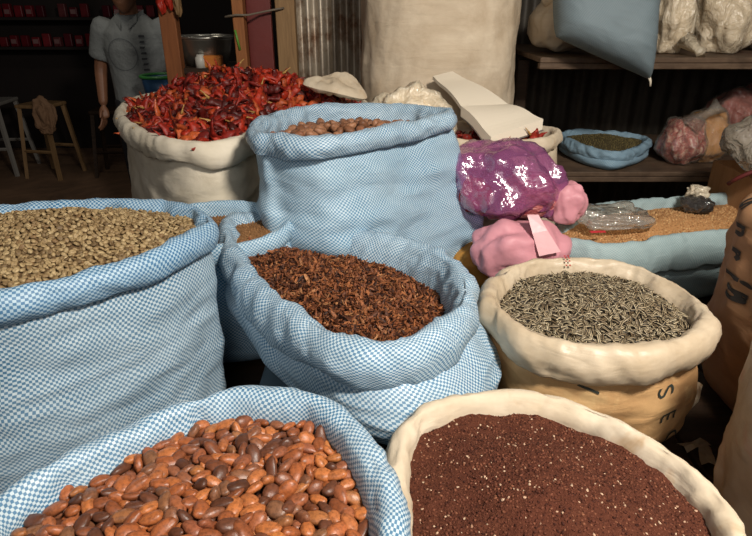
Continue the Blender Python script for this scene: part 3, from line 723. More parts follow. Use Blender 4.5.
def blob(name, mat, c, r, seed, amp=.02, power=2.3, parent=None, base=None, sub=5, freq=1.0, shape=None, uvscale=.3, facet=1.0):
    bm = bmesh.new(); bmesh.ops.create_icosphere(bm, subdivisions=sub, radius=1)
    V = []
    for v in bm.verts:
        p = v.co.normalized(); e = 2/power
        q = Vector([math.copysign(abs(a)**e, a) for a in p]); q = q.normalized()*(sum(abs(a)**power for a in p)**(-1/power))
        ps = p*Vector((1, 1, .6)) if False else Vector((p.x*1.2, p.y*1.2, p.z*.8)); n = noise.noise(ps*1.7*freq+Vector((seed*3.3, 0, seed)))*1.2-facet*.75*abs(noise.noise(ps*2.8*freq+Vector((seed, seed*2, 0))))-facet*.3*abs(noise.noise(ps*6*freq+Vector((seed, 0, seed*2))))
        w = Vector((q.x*r[0], q.y*r[1], q.z*r[2]))+p*amp*n
        if shape: w = shape(w, p)
        w = w+Vector(c)
        if base is not None and w.z < base+.002: w.z = base+.002+(.004*(w.z-base-.002)+.0)*.2
        V.append(w)
    F = [tuple(v.index for v in f.verts) for f in bm.faces]; bm.free()
    uv = [(V[i].x-c[0]+(V[i].y-c[1])*.5, V[i].z-c[2]) for f in F for i in f]
    return mesh_obj(name, V, F, mat, parent, uv=uv, origin=None if parent else c)

# --- top shelf
m_film = plastic('milky_clear_film', c8(240, 226, 200), .4, .22, 14, .4)
m_filmc = plastic('clear_film', c8(226, 220, 208), .86, .14, 18, .5)
m_cotton = plain('cream_filling', c8(236, 216, 178), .8, .08, 14, .5, .02)
m_tie = plain('violet_cord', c8(70, 52, 96), .6)
bagr = empty('knotted_sack', (.72, 2.42, ZT), label='cream cloth sack with knotted corner beside the tall bale on the top shelf', cat='sack')
def knot_shape(w, p):
    if p.x > .35 and p.z < .25: k = (p.x-.35)/.65; w = Vector((w.x+.05*k, w.y-.03*k, w.z-.03*k)); w.y *= 1-.5*k
    if p.z > .1: k = min(1, (p.z-.1)/.6); w.x *= 1-.35*k
    return w
blob('sack_body', m_white_b, (.685, 2.38, ZT+.112), (.11, .15, .11), 3, .012, 2.4, bagr, ZT+.001, shape=knot_shape)
bm = bmesh.new(); add_tube(bm, [(-.12, -.1, .175), (-.06, -.13, .215), (.0, -.13, .215), (.06, -.12, .2), (.1, -.1, .19)], [.02, .032, .028, .026, .02], 14); bm_obj('rolled_mouth', bm, m_white_b, bagr, True)
bm = bmesh.new(); add_tube(bm, [(.03, -.155, .15), (.05, -.165, .13), (.075, -.155, .11), (.06, -.16, .14), (.09, -.15, .1)], .004, 8); bm_obj('cord', bm, m_tie, bagr, True)
bm = bmesh.new(); add_tube(bm, [(.13, -.11, .07), (.155, -.125, .06), (.165, -.13, .035), (.15, -.13, .018)], .005, 8); bm_obj('string', bm, m_white_b, bagr, True)

def pillow(name, label, corners, thick, mat, cat, seed=0, n=60, push=(0, -1, 0)):
    """corners: top-left, top-right, low-right, low-left (world). Stuffed flat sack."""
    a, b, c, d = [np.array(x) for x in corners]; pn = np.array(push, float); V = []; 
    for side in (1, -1):
        for i in range(n):
            for j in range(n):
                s, t = j/(n-1), i/(n-1); p = (a*(1-s)+b*s)*(1-t)+(d*(1-s)+c*s)*t
                k = (max(0, 1-(2*s-1)**4)*max(0, 1-(2*t-1)**4))**.5
                pin = .03*(4*s*(1-s))*(2*t-1)*0
                wr = fract(s*2+seed, t*2, side, 2)*.012*k+.006*fract(s*2+seed, t*22, side, 2)*k*(s**2)+.006*k*abs(fract(s*4, t*4+seed, side*2, 2))
                V.append(p+pn*(side*thick*.5*k*(.75+.35*t)+wr*side))
    F = []
    for i in range(n-1):
        for j in range(n-1):
            q = (i*n+j, i*n+j+1, (i+1)*n+j+1, (i+1)*n+j); F.append(q[::-1]); F.append(tuple(x+n*n for x in q))
    W = np.linalg.norm(b-a); Hh = np.linalg.norm(d-a)
    uv = [((x % (n*n)) % n/(n-1)*W, (x % (n*n))//n/(n-1)*Hh) for f in F for x in f]
    root = empty(name, tuple((a+b+c+d)/4), label=label, cat=cat)
    o = mesh_obj('sack_body', V, F, mat, root, uv=uv)
    bm = bmesh.new(); bm.from_mesh(o.data); bmesh.ops.remove_doubles(bm, verts=bm.verts, dist=.0005); bm.to_mesh(o.data); bm.free()
    return root
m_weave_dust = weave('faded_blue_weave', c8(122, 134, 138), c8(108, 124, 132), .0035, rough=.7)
Yp = 2.06
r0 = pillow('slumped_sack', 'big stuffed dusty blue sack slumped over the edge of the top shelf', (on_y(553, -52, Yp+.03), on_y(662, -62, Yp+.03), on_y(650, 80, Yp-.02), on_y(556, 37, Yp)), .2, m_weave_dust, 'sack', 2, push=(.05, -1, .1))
bm = bmesh.new(); q = Vector(on_y(650, 78, Yp-.02))-Vector(r0.location); add_tube(bm, [q+Vector((-.006, 0, .008)), q+Vector((.002, -.004, -.01)), q+Vector((.004, -.004, -.026))], [.006, .004, .003], 8); bm_obj('corner_thread', bm, m_white, r0, True)
def bag_tail(w, p):
    if p.z < -.4 and p.x > .2: k = (p.x-.2)/.8; w = w+Vector((.02*k, -.04*k, -.02*k))
    return w
def film_bag(name, label, c, r, seed, base, film, fill, amp=.02, neck=None, fscale=.9, cat='plastic bag', sub=5, power=2.2, shape=None):
    root = empty(name, (c[0], c[1], base), label=label, cat=cat)
    blob('film', film, c, r, seed, amp, power, root, base, sub, shape=shape)
    if fill: blob('filling', fill, (c[0], c[1], c[2]-.001), tuple(x-.007 for x in r), seed, amp, power, root, base+.001, sub)
    if neck:
        bm = bmesh.new(); o_ = Vector((c[0], c[1], base)); pts = [Vector(p)-o_ for p in neck[0]]; add_tube(bm, pts, neck[1], 16)
        for v in bm.verts: v.co += Vector((.008*noise.noise(v.co*60), .008*noise.noise(v.co*60+Vector((5, 0, 0))), .008*noise.noise(v.co*60+Vector((9, 0, 0)))))
        bm_obj('twisted_neck', bm, film, root, True)
    return root
film_bag('plastic_bag', 'milky plastic bag of cream stuff right beside the slumped blue sack', (1.08, 2.36, ZT+.115), (.083, .12, .135), 1, ZT, m_film, m_cotton, .022, ([(1.10, 2.24, ZT+.05), (1.12, 2.19, ZT+.02), (1.128, 2.17, ZT+.012)], [.03, .012, .02]))
film_bag('plastic_bag', 'widest milky plastic bag of cream stuff on the top shelf', (1.3, 2.4, ZT+.12), (.115, .14, .14), 2, ZT, m_film, m_cotton, .026)
m_redfill = plain('red_filling', c8(170, 60, 44), .7, .25, 30, .5, .02)
film_bag('plastic_bag', 'red filled plastic bag at the right end of the top shelf', (1.53, 2.42, ZT+.12), (.105, .14, .14), 4, ZT, m_filmc, m_redfill, .025)
# --- lower shelf
m_pinkfill = grain('red_white_filling', [(0, c8(150, 50, 46)), (1, c8(200, 120, 110))], .7, False, 60)
mpf = NT('red_pods_filling'); n = mpf.noise(mpf.coord('Object'), 55, 4, .6, .6); m_pods = mpf.fin(mpf.ramp(n, [(.35, c8(150, 36, 32)), (.5, c8(204, 74, 62)), (.62, c8(240, 190, 170))]), .6, mpf.bump(n, .8, .01))
m_yel = plain('yellow_flour', c8(214, 150, 56), .8, .15, 30, .4, .01)
film_bag('plastic_bag', 'clear plastic bag of red pods with a twisted white neck on the lower shelf', (1.195, 2.3, ZL+.085), (.083, .1, .1), 5, ZL, m_filmc, m_pods, .018, ([(1.2, 2.27, ZL+.15), (1.225, 2.25, ZL+.19), (1.24, 2.24, ZL+.205), (1.27, 2.23, ZL+.235)], [.05, .018, .014, .034]), .96)
film_bag('plastic_bag', 'yellow flour in a plastic bag next to the red pods on the lower shelf', (1.3, 2.33, ZL+.1), (.085, .1, .115), 6, ZL, m_filmc, m_yel, .016, None, .97)
film_bag('plastic_bag', 'large plastic bag of red stuff lying at the right back of the lower shelf', (1.56, 2.48, ZL+.14), (.18, .14, .15), 7, ZL, m_filmc, m_redfill, .03, None, .96)

# --- purple bag and pink bag between the blue sack and the grey green sack
m_purp = plastic('purple_film', c8(188, 112, 170), .7, .15, 7, .55, bs=.45)
m_pink = plain('pink_film', c8(206, 142, 152), .5, .06, 14, .3, .015, Specular_IOR_Level=.4)
mfl = NT('pink_white_filling'); oc = mfl.coord('Object', (1, 1, 3)); n = mfl.noise(oc, 30, 4, .6, 2.0); m_strand = mfl.fin(mfl.ramp(n, [(.38, c8(150, 62, 66)), (.52, c8(200, 110, 108)), (.64, c8(236, 190, 178))]), .55, mfl.bump(n, .8, .012))
m_bluefloor = None
yb = empty('yellow_sack', (.33, 1.5, PZ), label='small yellow brown sack under the purple and pink bags', cat='sack')
blob('sack_body', cloth('yellow_brown_cloth', c8(186, 134, 62), c8(150, 102, 44)), (.31, 1.54, PZ+.09), (.13, .1, .1), 8, .012, 3, yb, PZ)
pk = empty('pink_bag', (.39, 1.42, PZ+.2), label='soft pink plastic bag under the purple bag', cat='plastic bag')
blob('bag_body', m_pink, (.375, 1.42, 0.905), (.125, .08, .075), 9, .02, 2.3, pk, facet=.5)
blob('knot_end', m_pink, (.515, 1.53, 1.0), (.055, .05, .06), 10, .014, 2.2, pk, facet=.5)
bm = bmesh.new(); o_ = Vector(pk.location)
def strip(bm, pts, wd, th):
    pts = [Vector(p) for p in pts]; prev = None
    for k, p in enumerate(pts):
        w_ = Vector(wd[k]); vs = [bm.verts.new(p-w_), bm.verts.new(p+w_), bm.verts.new(p+w_+Vector((0, th, .0))), bm.verts.new(p-w_+Vector((0, th, .0)))]
        if prev:
            for a in range(4): bm.faces.new((prev[a], prev[(a+1) % 4], vs[(a+1) % 4], vs[a]))
        else: bm.faces.new(vs[::-1])
        prev = vs
    bm.faces.new(prev)
strip(bm, [on_y(533, 215, 1.39)-o_, on_y(540, 232, 1.36)-o_, on_y(550, 254, 1.34)-o_], [(.014, 0, 0), (.018, 0, .004), (.026, 0, .006)], .004); bm_obj('loose_strap', bm, plain('pale_pink_film', c8(226, 176, 180), .4), pk)
pb = empty('purple_bag', (.36, 1.55, .95), label='shiny purple plastic bag knotted around a pinkish bundle', cat='plastic bag')
def purple_shape(w, p):
    if p.z > .2 and p.x < .6: k = min(1, (p.z-.2)/.6); w = w+Vector((-.02*k, .03*k, .035*k)); w.x *= 1+.12*k
    if p.x > .2: w.z -= .02*(p.x-.2); w.y -= .012*(p.x-.2)
    return w
blob('film', m_purp, (.365, 1.57, 1.035), (.155, .11, .092), 11, .026, 2.3, pb, shape=purple_shape, freq=1.1)
blob('bundle', m_strand, (.422, 1.562, 1.012), (.086, .08, .066), 12, .006, 2.1, pb, sub=4)
blob('bundle', m_redfill, (.265, 1.575, 1.01), (.055, .06, .05), 13, .01, 2.2, pb, sub=4)

# --- crumpled clear bag behind the tall blue sack, folded flap on the cream sack
film_bag('plastic_bag', 'crumpled milky plastic bag between the tall blue sack and the white bale', (.1, 1.78, 1.15), (.135, .09, .13), 14, 1.0, m_film, m_cotton, .03)
fl = empty('folded_sack', (-.15, 1.98, 1.27), label='folded cream cloth flap lying on the right end of the chilli heap', cat='folded sack')
g0 = [on_y(u, v, Y) for u, v, Y in ((303, 84, 1.93), (326, 76, 1.98), (352, 77, 2.02), (367, 98, 1.93), (340, 94, 1.86))]
cen = sum(g0, Vector())/5; Vf = []; Ff = []
ring_, _, _ = closed_spline([tuple(p) for p in g0], 80)
for side, zz in ((1, .022), (-1, -.018)):
    for r in range(1, 15):
        k = r/14
        for p in ring_:
            q = np.array(cen)*(1-k)+p*k; e = math.sqrt(max(0, 1-k**3)); q[2] += zz*e+.012*fract(q[0]*16, q[1]*16, 2, 2)*e-.008*abs(fract(q[0]*30, q[1]*22, 5, 2))*e; Vf.append(q)
for sd in (0, 1):
    for r in range(13):
        for c_ in range(80):
            a = sd*14*80; e = (a+r*80+c_, a+r*80+(c_+1) % 80, a+(r+1)*80+(c_+1) % 80, a+(r+1)*80+c_); Ff.append(e if sd else e[::-1])
Ff += [tuple(range(80)), tuple(range(14*80, 15*80))[::-1]]
mesh_obj('cloth_flap', Vf, Ff, m_white_b, fl, uv=[(Vf[i][0], Vf[i][1]) for f in Ff for i in f])
# --- notebook
def quad_block(corners, th, up, nx=1):
    a, b, c, d = [Vector(x) for x in corners]; u_ = Vector(up)*th; V = [a, b, c, d, a+u_, b+u_, c+u_, d+u_]
    return V, [(3, 2, 1, 0), (4, 5, 6, 7), (0, 1, 5, 4), (1, 2, 6, 5), (2, 3, 7, 6), (3, 0, 4, 7)]
mp_ = NT('paper_pages'); wv = mp_.node('ShaderNodeTexWave'); wv.bands_direction = 'Z'; wv.inputs['Scale'].default_value = 220; mp_.l(mp_.coord('Object'), wv.inputs['Vector'])
m_page = mp_.fin(c8(232, 220, 200), .7, mp_.bump(wv.outputs['Fac'], .3, .001)); m_edge = plain('page_edges', c8(206, 186, 160), .8, .2, 90)
nb = empty('notebook', (.3, 1.9, 1.16), label='open white notebook lying on the sack of chillies', cat='notebook')
def leaf_block(name, cs, th, up, curl, parent, mat, n=12):
    a, b, c, d = [np.array(x) for x in cs]; upv = np.array(up, float); V = []
    for lay in (0, 1):
        for i in range(n):
            for j in range(n):
                s, t = j/(n-1), i/(n-1); p = (a*(1-s)+b*s)*(1-t)+(d*(1-s)+c*s)*t
                V.append(p+upv*(lay*th+curl*math.sin(PI*min(1, t*1.3))*.6+curl*.5*s*t))
    F = []
    for i in range(n-1):
        for j in range(n-1):
            q = (i*n+j, i*n+j+1, (i+1)*n+j+1, (i+1)*n+j); F.append(q); F.append(tuple(x+n*n for x in q)[::-1])
    rim = [j for j in range(n)]+[i*n+n-1 for i in range(1, n)]+[(n-1)*n+j for j in range(n-2, -1, -1)]+[i*n for i in range(n-2, 0, -1)]
    for x, y in zip(rim, rim[1:]+rim[:1]): F.append((x, x+n*n, y+n*n, y))
    return mesh_obj(name, V, F, mat, parent, smooth=False)
s0, s1 = on_y(461, 106, 1.93), on_y(508, 104, 1.97); f0, f1 = on_y(491, 137, 1.79), on_y(543, 121, 1.86); b0, b1 = on_y(433, 76, 2.1), on_y(452, 73, 2.13)
leaf_block('page_block', (s0, s1, f1, f0), -.032, (0, .1, 1), .012, nb, m_page)
leaf_block('page_block', (s0, s1, b1, b0), -.012, (.1, -.3, .9), .014, nb, m_page)
leaf_block('cover', [Vector(x)-Vector((0, 0, .033)) for x in (s0, s1, f1+Vector((.004, -.004, 0)), f0+Vector((-.003, -.004, 0)))], -.003, (0, .1, 1), .012, nb, plain('grey_cover', c8(120, 110, 104), .6))

# --- right edge: cardboard box, clear bag
m_card = wood('cardboard', c8(150, 108, 72), c8(170, 126, 86), 6, .8)
bx = empty('cardboard_box', (1.265, 1.8, PZ), label='open brown cardboard box behind the grey green sack', cat='box')
bm = bmesh.new()
for c_, s_ in (((0, 0, .005), (.3, .24, .01)), ((-.148, 0, .165), (.006, .24, .31)), ((.148, 0, .165), (.006, .24, .31)), ((0, .118, .165), (.3, .006, .31)), ((0, -.118, .12), (.3, .006, .22))): add_box(bm, c_, s_)
bm_obj('box_body', bm, m_card, bx)
bm = bmesh.new(); add_box(bm, (-.122, -.122, .28), (.05, .006, .18)); bm_obj('front_flap', bm, m_card, bx)
cb = empty('plastic_bag', (1.2, 1.72, 1.1), label='glossy crumpled clear plastic bag draped over the cardboard box', cat='plastic bag')
blob('film', plastic('glossy_clear_film', c8(186, 176, 160), .5, .1, 16, .7), (1.17, 1.72, 1.12), (.14, .13, .085), 21, .03, 2.2, cb)
bm = bmesh.new(); add_tube(bm, [on_y(728, 184, 1.62), on_y(738, 178, 1.6), on_y(752, 172, 1.58), on_y(766, 170, 1.57)], .006, 8); o = bm_obj('cord', bm, plain('dark_red_cord', c8(92, 30, 28), .6), smooth=True); tag(o, 'dark red cord running across the cardboard box', 'cord')
# --- small plastic bags on the tan grain
zH = float(H.E[:, 2].mean())
def spot(S, u, v, z): return on_z(u, v, z)
p_ = on_z(612, 222, zH+.03)
sb = empty('plastic_bag', (p_.x, p_.y, zH+.02), label='flat crumpled clear plastic bag with red print lying on the tan grain', cat='plastic bag')
blob('film', plastic('grain_bag_film', c8(236, 228, 216), .8, .08, 9, .9), (p_.x+.0, p_.y+.01, zH+.045), (.11, .08, .024), 22, .016, 3.2, sb)
bm = bmesh.new(); q = on_z(598, 232, zH+.04)-Vector(sb.location); strip(bm, [q+Vector((-.02, 0, 0)), q+Vector((0, -.004, .002)), q+Vector((.02, 0, .001))], [(0, .004, .001)]*3, .002); bm_obj('red_print', bm, plain('red_print', c8(186, 50, 56), .5), sb)
p_ = on_z(697, 208, zH+.03)
sb = empty('plastic_bag', (p_.x, p_.y, zH+.02), label='small plastic bag of black seeds with white knotted top on the tan grain', cat='plastic bag')
blob('film', plastic('black_bag_film', c8(60, 56, 54), .35, .12, 26, .6), (p_.x, p_.y, zH+.04), (.05, .04, .024), 23, .012, 2.2, sb)
blob('filling', plain('black_seed_filling', c8(34, 30, 28), .5, .4, 200, .8, .004), (p_.x, p_.y, zH+.036), (.044, .035, .019), 24, .004, 2.2, sb, sub=4)
blob('knotted_top', m_film, (p_.x+.01, p_.y+.035, zH+.068), (.034, .026, .022), 25, .016, 2.2, sb, sub=4)

# ================================================================ writing on the sacks
def locate(pt, u, v, i_rng, t_rng):
    best = None
    for i in np.linspace(*i_rng, 90):
        for t in np.linspace(*t_rng, 40):
            a, b_, d = project(pt(i, t)); e = (a-u)**2+(b_-v)**2
            if best is None or e < best[0]: best = (e, i, t)
    return best[1:]
def glyph(ch, size, bold=.0):
    cu = bpy.data.curves.new('glyph', 'FONT'); cu.body = ch; cu.size = size; cu.align_x = 'CENTER'; cu.align_y = 'CENTER'; cu.resolution_u = 6; cu.offset = bold*size
    o = bpy.data.objects.new('glyph', cu); COL.objects.link(o); bpy.context.view_layer.update()
    me = bpy.data.meshes.new_from_object(o.evaluated_get(bpy.context.evaluated_depsgraph_get())); bpy.data.objects.remove(o)
    bm = bmesh.new(); bm.from_mesh(me); bmesh.ops.triangulate(bm, faces=bm.faces)
    for _ in range(3): bmesh.ops.subdivide_edges(bm, edges=[e for e in bm.edges if e.calc_length() > size*.08], cuts=1)
    bmesh.ops.triangulate(bm, faces=bm.faces)
    V = [v.co.copy() for v in bm.verts]; bm.verts.index_update(); F = [tuple(v.index for v in f.verts) for f in bm.faces]; bm.free()
    return V, F
def stencil(name, ch, size, pt, i0, t0, di, dt, mat, parent, sx=1.0, bold=.0):
    """letter turned clockwise: its top points along +i, it reads downwards"""
    V, F = glyph(ch, size, bold); W = [pt(i0+v.y/di, t0+v.x*sx/dt) for v in V]
    return mesh_obj(name, W, [f[::-1] for f in F], mat, parent)
gp = lambda i, t: Gs.surf(i, t, .0022)
Hh = float(Gs.C[:, 2].mean()-.04-PZ)
for ch, (u, v) in (('S', (666, 392)), ('E', (668, 417)), ('C', (671, 441)), ('V', (586, 386))):
    i_, t_ = locate(gp, u, v, (110, 230), (.02, .8)); stencil('stencil_letter', ch, .055, gp, i_, t_, Gs.L/Gs.N, Hh, m_inkg, Gs.root)
def mp(i, t):
    N = MG.shape[1]; R = MG.shape[0]; r = (1-t)*(R-1.001); r0 = int(max(0, min(R-2, r))); fr = r-r0; i0 = int(math.floor(i)); f = i-i0
    g = lambda a, b_: MG[a, b_ % N]
    p = (g(r0, i0)*(1-f)+g(r0, i0+1)*f)*(1-fr)+(g(r0+1, i0)*(1-f)+g(r0+1, i0+1)*f)*fr
    c_ = np.array([M_X, 1.02, p[2]]); n_ = (p-c_)/np.linalg.norm(p-c_); return p+n_*.002
for ch, (u, v) in (('S', (745, 203)), ('n', (741, 229)), ('r', (737, 251)), ('i', (733, 273)), ('n', (729, 293))):
    i_, t_ = locate(mp, u, v, (20, 100), (.02, .95)); stencil('stencil_letter', ch, .06, mp, i_, t_, 2*PI*.2*1.1/160, .5, m_ink, m_root, bold=.035)
# printed lines on the grey green sack, red dashes on the cream rim
hp = lambda i, t: H.surf(i, t, .002); Vp = []; Fp = []
for k in range(6):
    for j in range(5-k//2):
        i_, t_ = locate(hp, 714+j*6+k*2.5, 263+k*5-j*1.2, (90, 200), (.02, .7)); 
        c0 = [hp(i_+a, t_+b_) for a, b_ in ((-.7, -.006), (.7, -.006), (.7, .006), (-.7, .006))]; n0 = len(Vp); Vp += c0; Fp.append((n0+3, n0+2, n0+1, n0))
mesh_obj('printed_mark', Vp, Fp, m_inkg, H.root)
kk = int(np.argmin([(project(Gs.C[i])[0]-565)**2+(0 if Gs.C[i, 1] > Gs.c[1] else 1e6) for i in range(Gs.N)])); Vp = []; Fp = []
for k in range(4):
    for j in (-1, 1):
        p = Gs.C[kk]; n2 = Gs.nrm[kk]; tg = np.array([-n2[1], n2[0]]); o_ = -.006-.006*k
        base_ = np.array([p[0]+n2[0]*o_+tg[0]*j*.004, p[1]+n2[1]*o_+tg[1]*j*.004, p[2]+.004-.001*k-.0045*k*k*.3])
        c0 = [base_+np.array([tg[0]*a+n2[0]*b_, tg[1]*a+n2[1]*b_, -.25*b_*-1]) for a, b_ in ((-.002, -.0022), (.002, -.0022), (.002, .0022), (-.002, .0022))]; n0 = len(Vp); Vp += c0; Fp.append((n0, n0+1, n0+2, n0+3))
mesh_obj('red_stitching', Vp, Fp, plain('red_thread', c8(170, 44, 40), .6), Gs.rim)
# torn paper curl on the tan sack, scraps beside it
i_, t_ = locate(gp, 690, 396, (110, 250), (.02, .8)); Vp = []; Fp = []
for a in range(9):
    for b_ in range(5):
        q = gp(i_+(b_-2)*1.6*(1-.6*abs(a/8-.3))+.5*math.sin(a), t_-.16+a*.055); nrm_ = Gs.nrm[int(i_) % Gs.N]; li = .006+.006*math.sin(b_*1.4+a*.6); Vp.append((q[0]+nrm_[0]*li, q[1]+nrm_[1]*li, q[2]))
for a in range(8):
    for b_ in range(4): Fp.append((a*5+b_+5, a*5+b_+6, a*5+b_+1, a*5+b_))
mesh_obj('torn_paper_strip', Vp, Fp, m_liner, Gs.root, uv=[(Vp[i][0], Vp[i][2]) for f in Fp for i in f])
for k, (u, v, ro, lb) in enumerate(((694, 446, .4, 'pale torn paper scrap between the tan sack and the pale tan sack'), (706, 456, 1.2, 'second paper scrap nearest the pale tan sack foot'))):
    p = on_z(u, v, PZ+.008); bm = bmesh.new()
    g = [[bm.verts.new((.022*(a-1.5)+.004*math.sin(b_*2), .012*(b_-1), .006*math.sin(a*1.3+b_+k)+.004)) for b_ in range(3)] for a in range(4)]
    for a in range(3):
        for b_ in range(2): bm.faces.new((g[a][b_], g[a+1][b_], g[a+1][b_+1], g[a][b_+1]))
    ret = bmesh.ops.solidify(bm, geom=bm.faces[:], thickness=.0012)
    o = bm_obj('paper_scrap', bm, m_liner, loc=p); o.rotation_euler.z = ro; tag(o, lb, 'paper scrap')

# ================================================================ back left: posts, aisle, person
m_post = wood('brown_post', c8(120, 72, 40), c8(160, 104, 62), 9, .6); m_post2 = wood('tan_post', c8(120, 92, 62), c8(156, 124, 86), 9, .6)
m_redp = plain('dark_red_paint', c8(104, 34, 28), .55, .2, 9, .2, .01)
def post(name, label, u0, u1, Y, mat, depth=.06, z1=2.4, cat='post'):
    a, b_ = on_y(u0, 40, Y), on_y(u1, 40, Y); bm = bmesh.new(); add_box(bm, (0, 0, z1/2), (b_.x-a.x, depth, z1), bev=.004)
    o = bm_obj(name, bm, mat, loc=((a.x+b_.x)/2, Y, 0)); tag(o, label, cat); return o
post('wooden_post', 'orange brown wooden post left of the dark red board', 236, 247, 2.62, m_post)
post('painted_board', 'dark red painted board between two wooden posts', 249, 273, 2.72, m_redp, .03, cat='board')
post('wooden_post', 'wide tan wooden post between red board and corrugated sheet', 278, 297, 2.72, m_post2)
post('wooden_post', 'brown wooden post in front of the standing man', 164, 180, 2.95, wood('aisle_post', c8(116, 70, 42), c8(150, 92, 54)))
bm = bmesh.new(); add_tube(bm, [on_y(225, 17, 2.58), on_y(236, 15, 2.575), on_y(248, 15, 2.575), on_y(262, 12, 2.66), on_y(278, 9, 2.67), on_y(284, 8, 2.68)], .0045, 6); o = bm_obj('tie_wire', bm, plain('grey_twine', c8(110, 98, 84), .6), smooth=True); tag(o, 'grey twine tied round the post across the red board', 'twine')
bm = bmesh.new(); add_tube(bm, [on_y(235, 30, 2.588), on_y(237, 38, 2.585), on_y(240, 50, 2.586)], .005, 6); o = bm_obj('green_strap', bm, plain('green_strap', c8(90, 140, 50), .5), smooth=True); tag(o, 'short green strap hanging beside the post', 'strap')
# red cloth wrapped at the top of the aisle post
rc = empty('red_pepper_string', on_y(172, 0, 2.85), label='glossy red bundle hanging at the top of the aisle post', cat='hanging bundle')
m_gred = plain('glossy_red', c8(176, 50, 36), .25, .2, 30, .4, .01)
for k, (u, v, sx) in enumerate(((161, -2, .02), (169, -6, .024), (177, 1, .018))):
    blob('pod', m_gred if k < 2 else m_post2, on_y(u, v, 2.9-.005*k), (sx, .025, .07), 40+k, .008, 2, rc, sub=4)
# metal basin on a table
bs = empty('metal_basin', on_y(204, 37, 3.1), label='shiny wide metal basin standing behind the aisle post', cat='basin')
m_met = plain('dull_metal', c8(170, 168, 160), .28, .1, 12, .1, .01, Metallic=.9)
bm = bmesh.new(); add_lathe(bm, [(.0, -.13), (.1, -.128), (.125, -.06), (.134, -.012), (.142, 0), (.137, .004), (.129, -.008), (.119, -.058), (.095, -.12), (.0, -.122)], seg=56); bm_obj('bowl', bm, m_met, bs, True)
bm = bmesh.new(); add_tube(bm, [(.14*math.cos(a), .14*math.sin(a), .002) for a in (2*PI*k/48 for k in range(49))], .006, 8, cap=False); bm_obj('rolled_rim', bm, m_met, bs, True)
zt_ = bs.location.z-.13
tb = empty('side_table', (bs.location.x+.05, 3.12, 0), label='dark wooden table under the metal basin', cat='table')
bm = bmesh.new(); add_box(bm, (0, 0, zt_-.015), (.36, .34, .03), bev=.004); bm_obj('table_top', bm, m_dwood, tb)
for x in (-.15, .15):
    for y in (-.14, .14):
        bm = bmesh.new(); add_box(bm, (x, y, (zt_-.03)/2), (.045, .045, zt_-.03)); bm_obj('leg', bm, m_dwood, tb)
ob = bmesh.new(); add_box(ob, (0, 0, .028), (.09, .05, .055), bev=.008); p = on_y(213, 61, 2.98); o = bm_obj('orange_packet', ob, plain('orange_card', c8(206, 120, 40), .5), loc=(p.x, 2.98, zt_)); tag(o, 'small orange packet on the table in front of the basin', 'packet')
ob = bmesh.new(); add_lathe(ob, [(0, 0), (.026, 0), (.026, .045), (.018, .055), (.018, .06), (0, .06)], seg=20); p = on_y(201, 58, 2.98); o = bm_obj('white_jar', ob, plain('white_jar', c8(200, 196, 186), .4), loc=(p.x, 2.97, zt_), smooth=True); tag(o, 'small white jar on the table beside the orange packet', 'jar')

# --- person
def skin_mesh(joints, edges, sub=1):
    me = bpy.data.meshes.new('sk'); names = list(joints); me.from_pydata([joints[n][0] for n in names], [(names.index(a), names.index(b_)) for a, b_ in edges], [])
    o = bpy.data.objects.new('sk', me); COL.objects.link(o); md = o.modifiers.new('s', 'SKIN'); md.use_smooth_shade = True; md.branch_smoothing = .4
    for k, n in enumerate(names):
        r = joints[n][1]; me.skin_vertices[0].data[k].radius = r if hasattr(r, '__len__') else (r, r)
    me.skin_vertices[0].data[0].use_root = True
    if sub: o.modifiers.new('ss', 'SUBSURF').levels = sub
    bpy.context.view_layer.update()
    m2 = bpy.data.meshes.new_from_object(o.evaluated_get(bpy.context.evaluated_depsgraph_get())); bpy.data.objects.remove(o)
    V = [v.co.copy() for v in m2.vertices]; F = [tuple(p.vertices) for p in m2.polygons]; return V, F
def join_parts(parts):
    V = []; F = []
    for v, f in parts: n = len(V); V += list(v); F += [tuple(i+n for i in q) for q in f]
    return V, F
Jt = {'pelvis': ((0, .02, .92), (.15, .12)), 'spine': ((0, .015, 1.08), (.14, .11)), 'chest': ((0, 0, 1.26), (.155, .115)), 'nb': ((0, -.005, 1.39), .065), 'neck': ((0, -.03, 1.47), .056), 'skull': ((0, -.045, 1.56), .07)}
Ed = [('pelvis', 'spine'), ('spine', 'chest'), ('chest', 'nb'), ('nb', 'neck'), ('neck', 'skull')]
ARM = {-1: ((-.255, .03, 1.11), (-.245, -.05, .88)), 1: ((.25, .04, 1.12), (.17, -.16, 1.0))}
for s in (-1, 1):
    t_ = 'l' if s < 0 else 'r'; el, wr_ = ARM[s]
    Jt.update({'sh'+t_: ((s*.165, .005, 1.345), .05), 'el'+t_: (el, .044), 'wr'+t_: (wr_, .03), 'hp'+t_: ((s*.09, .02, .86), .095), 'kn'+t_: ((s*.1, 0, .48), .062), 'an'+t_: ((s*.1, .04, .09), .043), 'to'+t_: ((s*.12, -.12, .035), .035)})
    Ed += [('chest', 'sh'+t_), ('sh'+t_, 'el'+t_), ('el'+t_, 'wr'+t_), ('pelvis', 'hp'+t_), ('hp'+t_, 'kn'+t_), ('kn'+t_, 'an'+t_), ('an'+t_, 'to'+t_)]
parts = [skin_mesh(Jt, Ed, 1)]
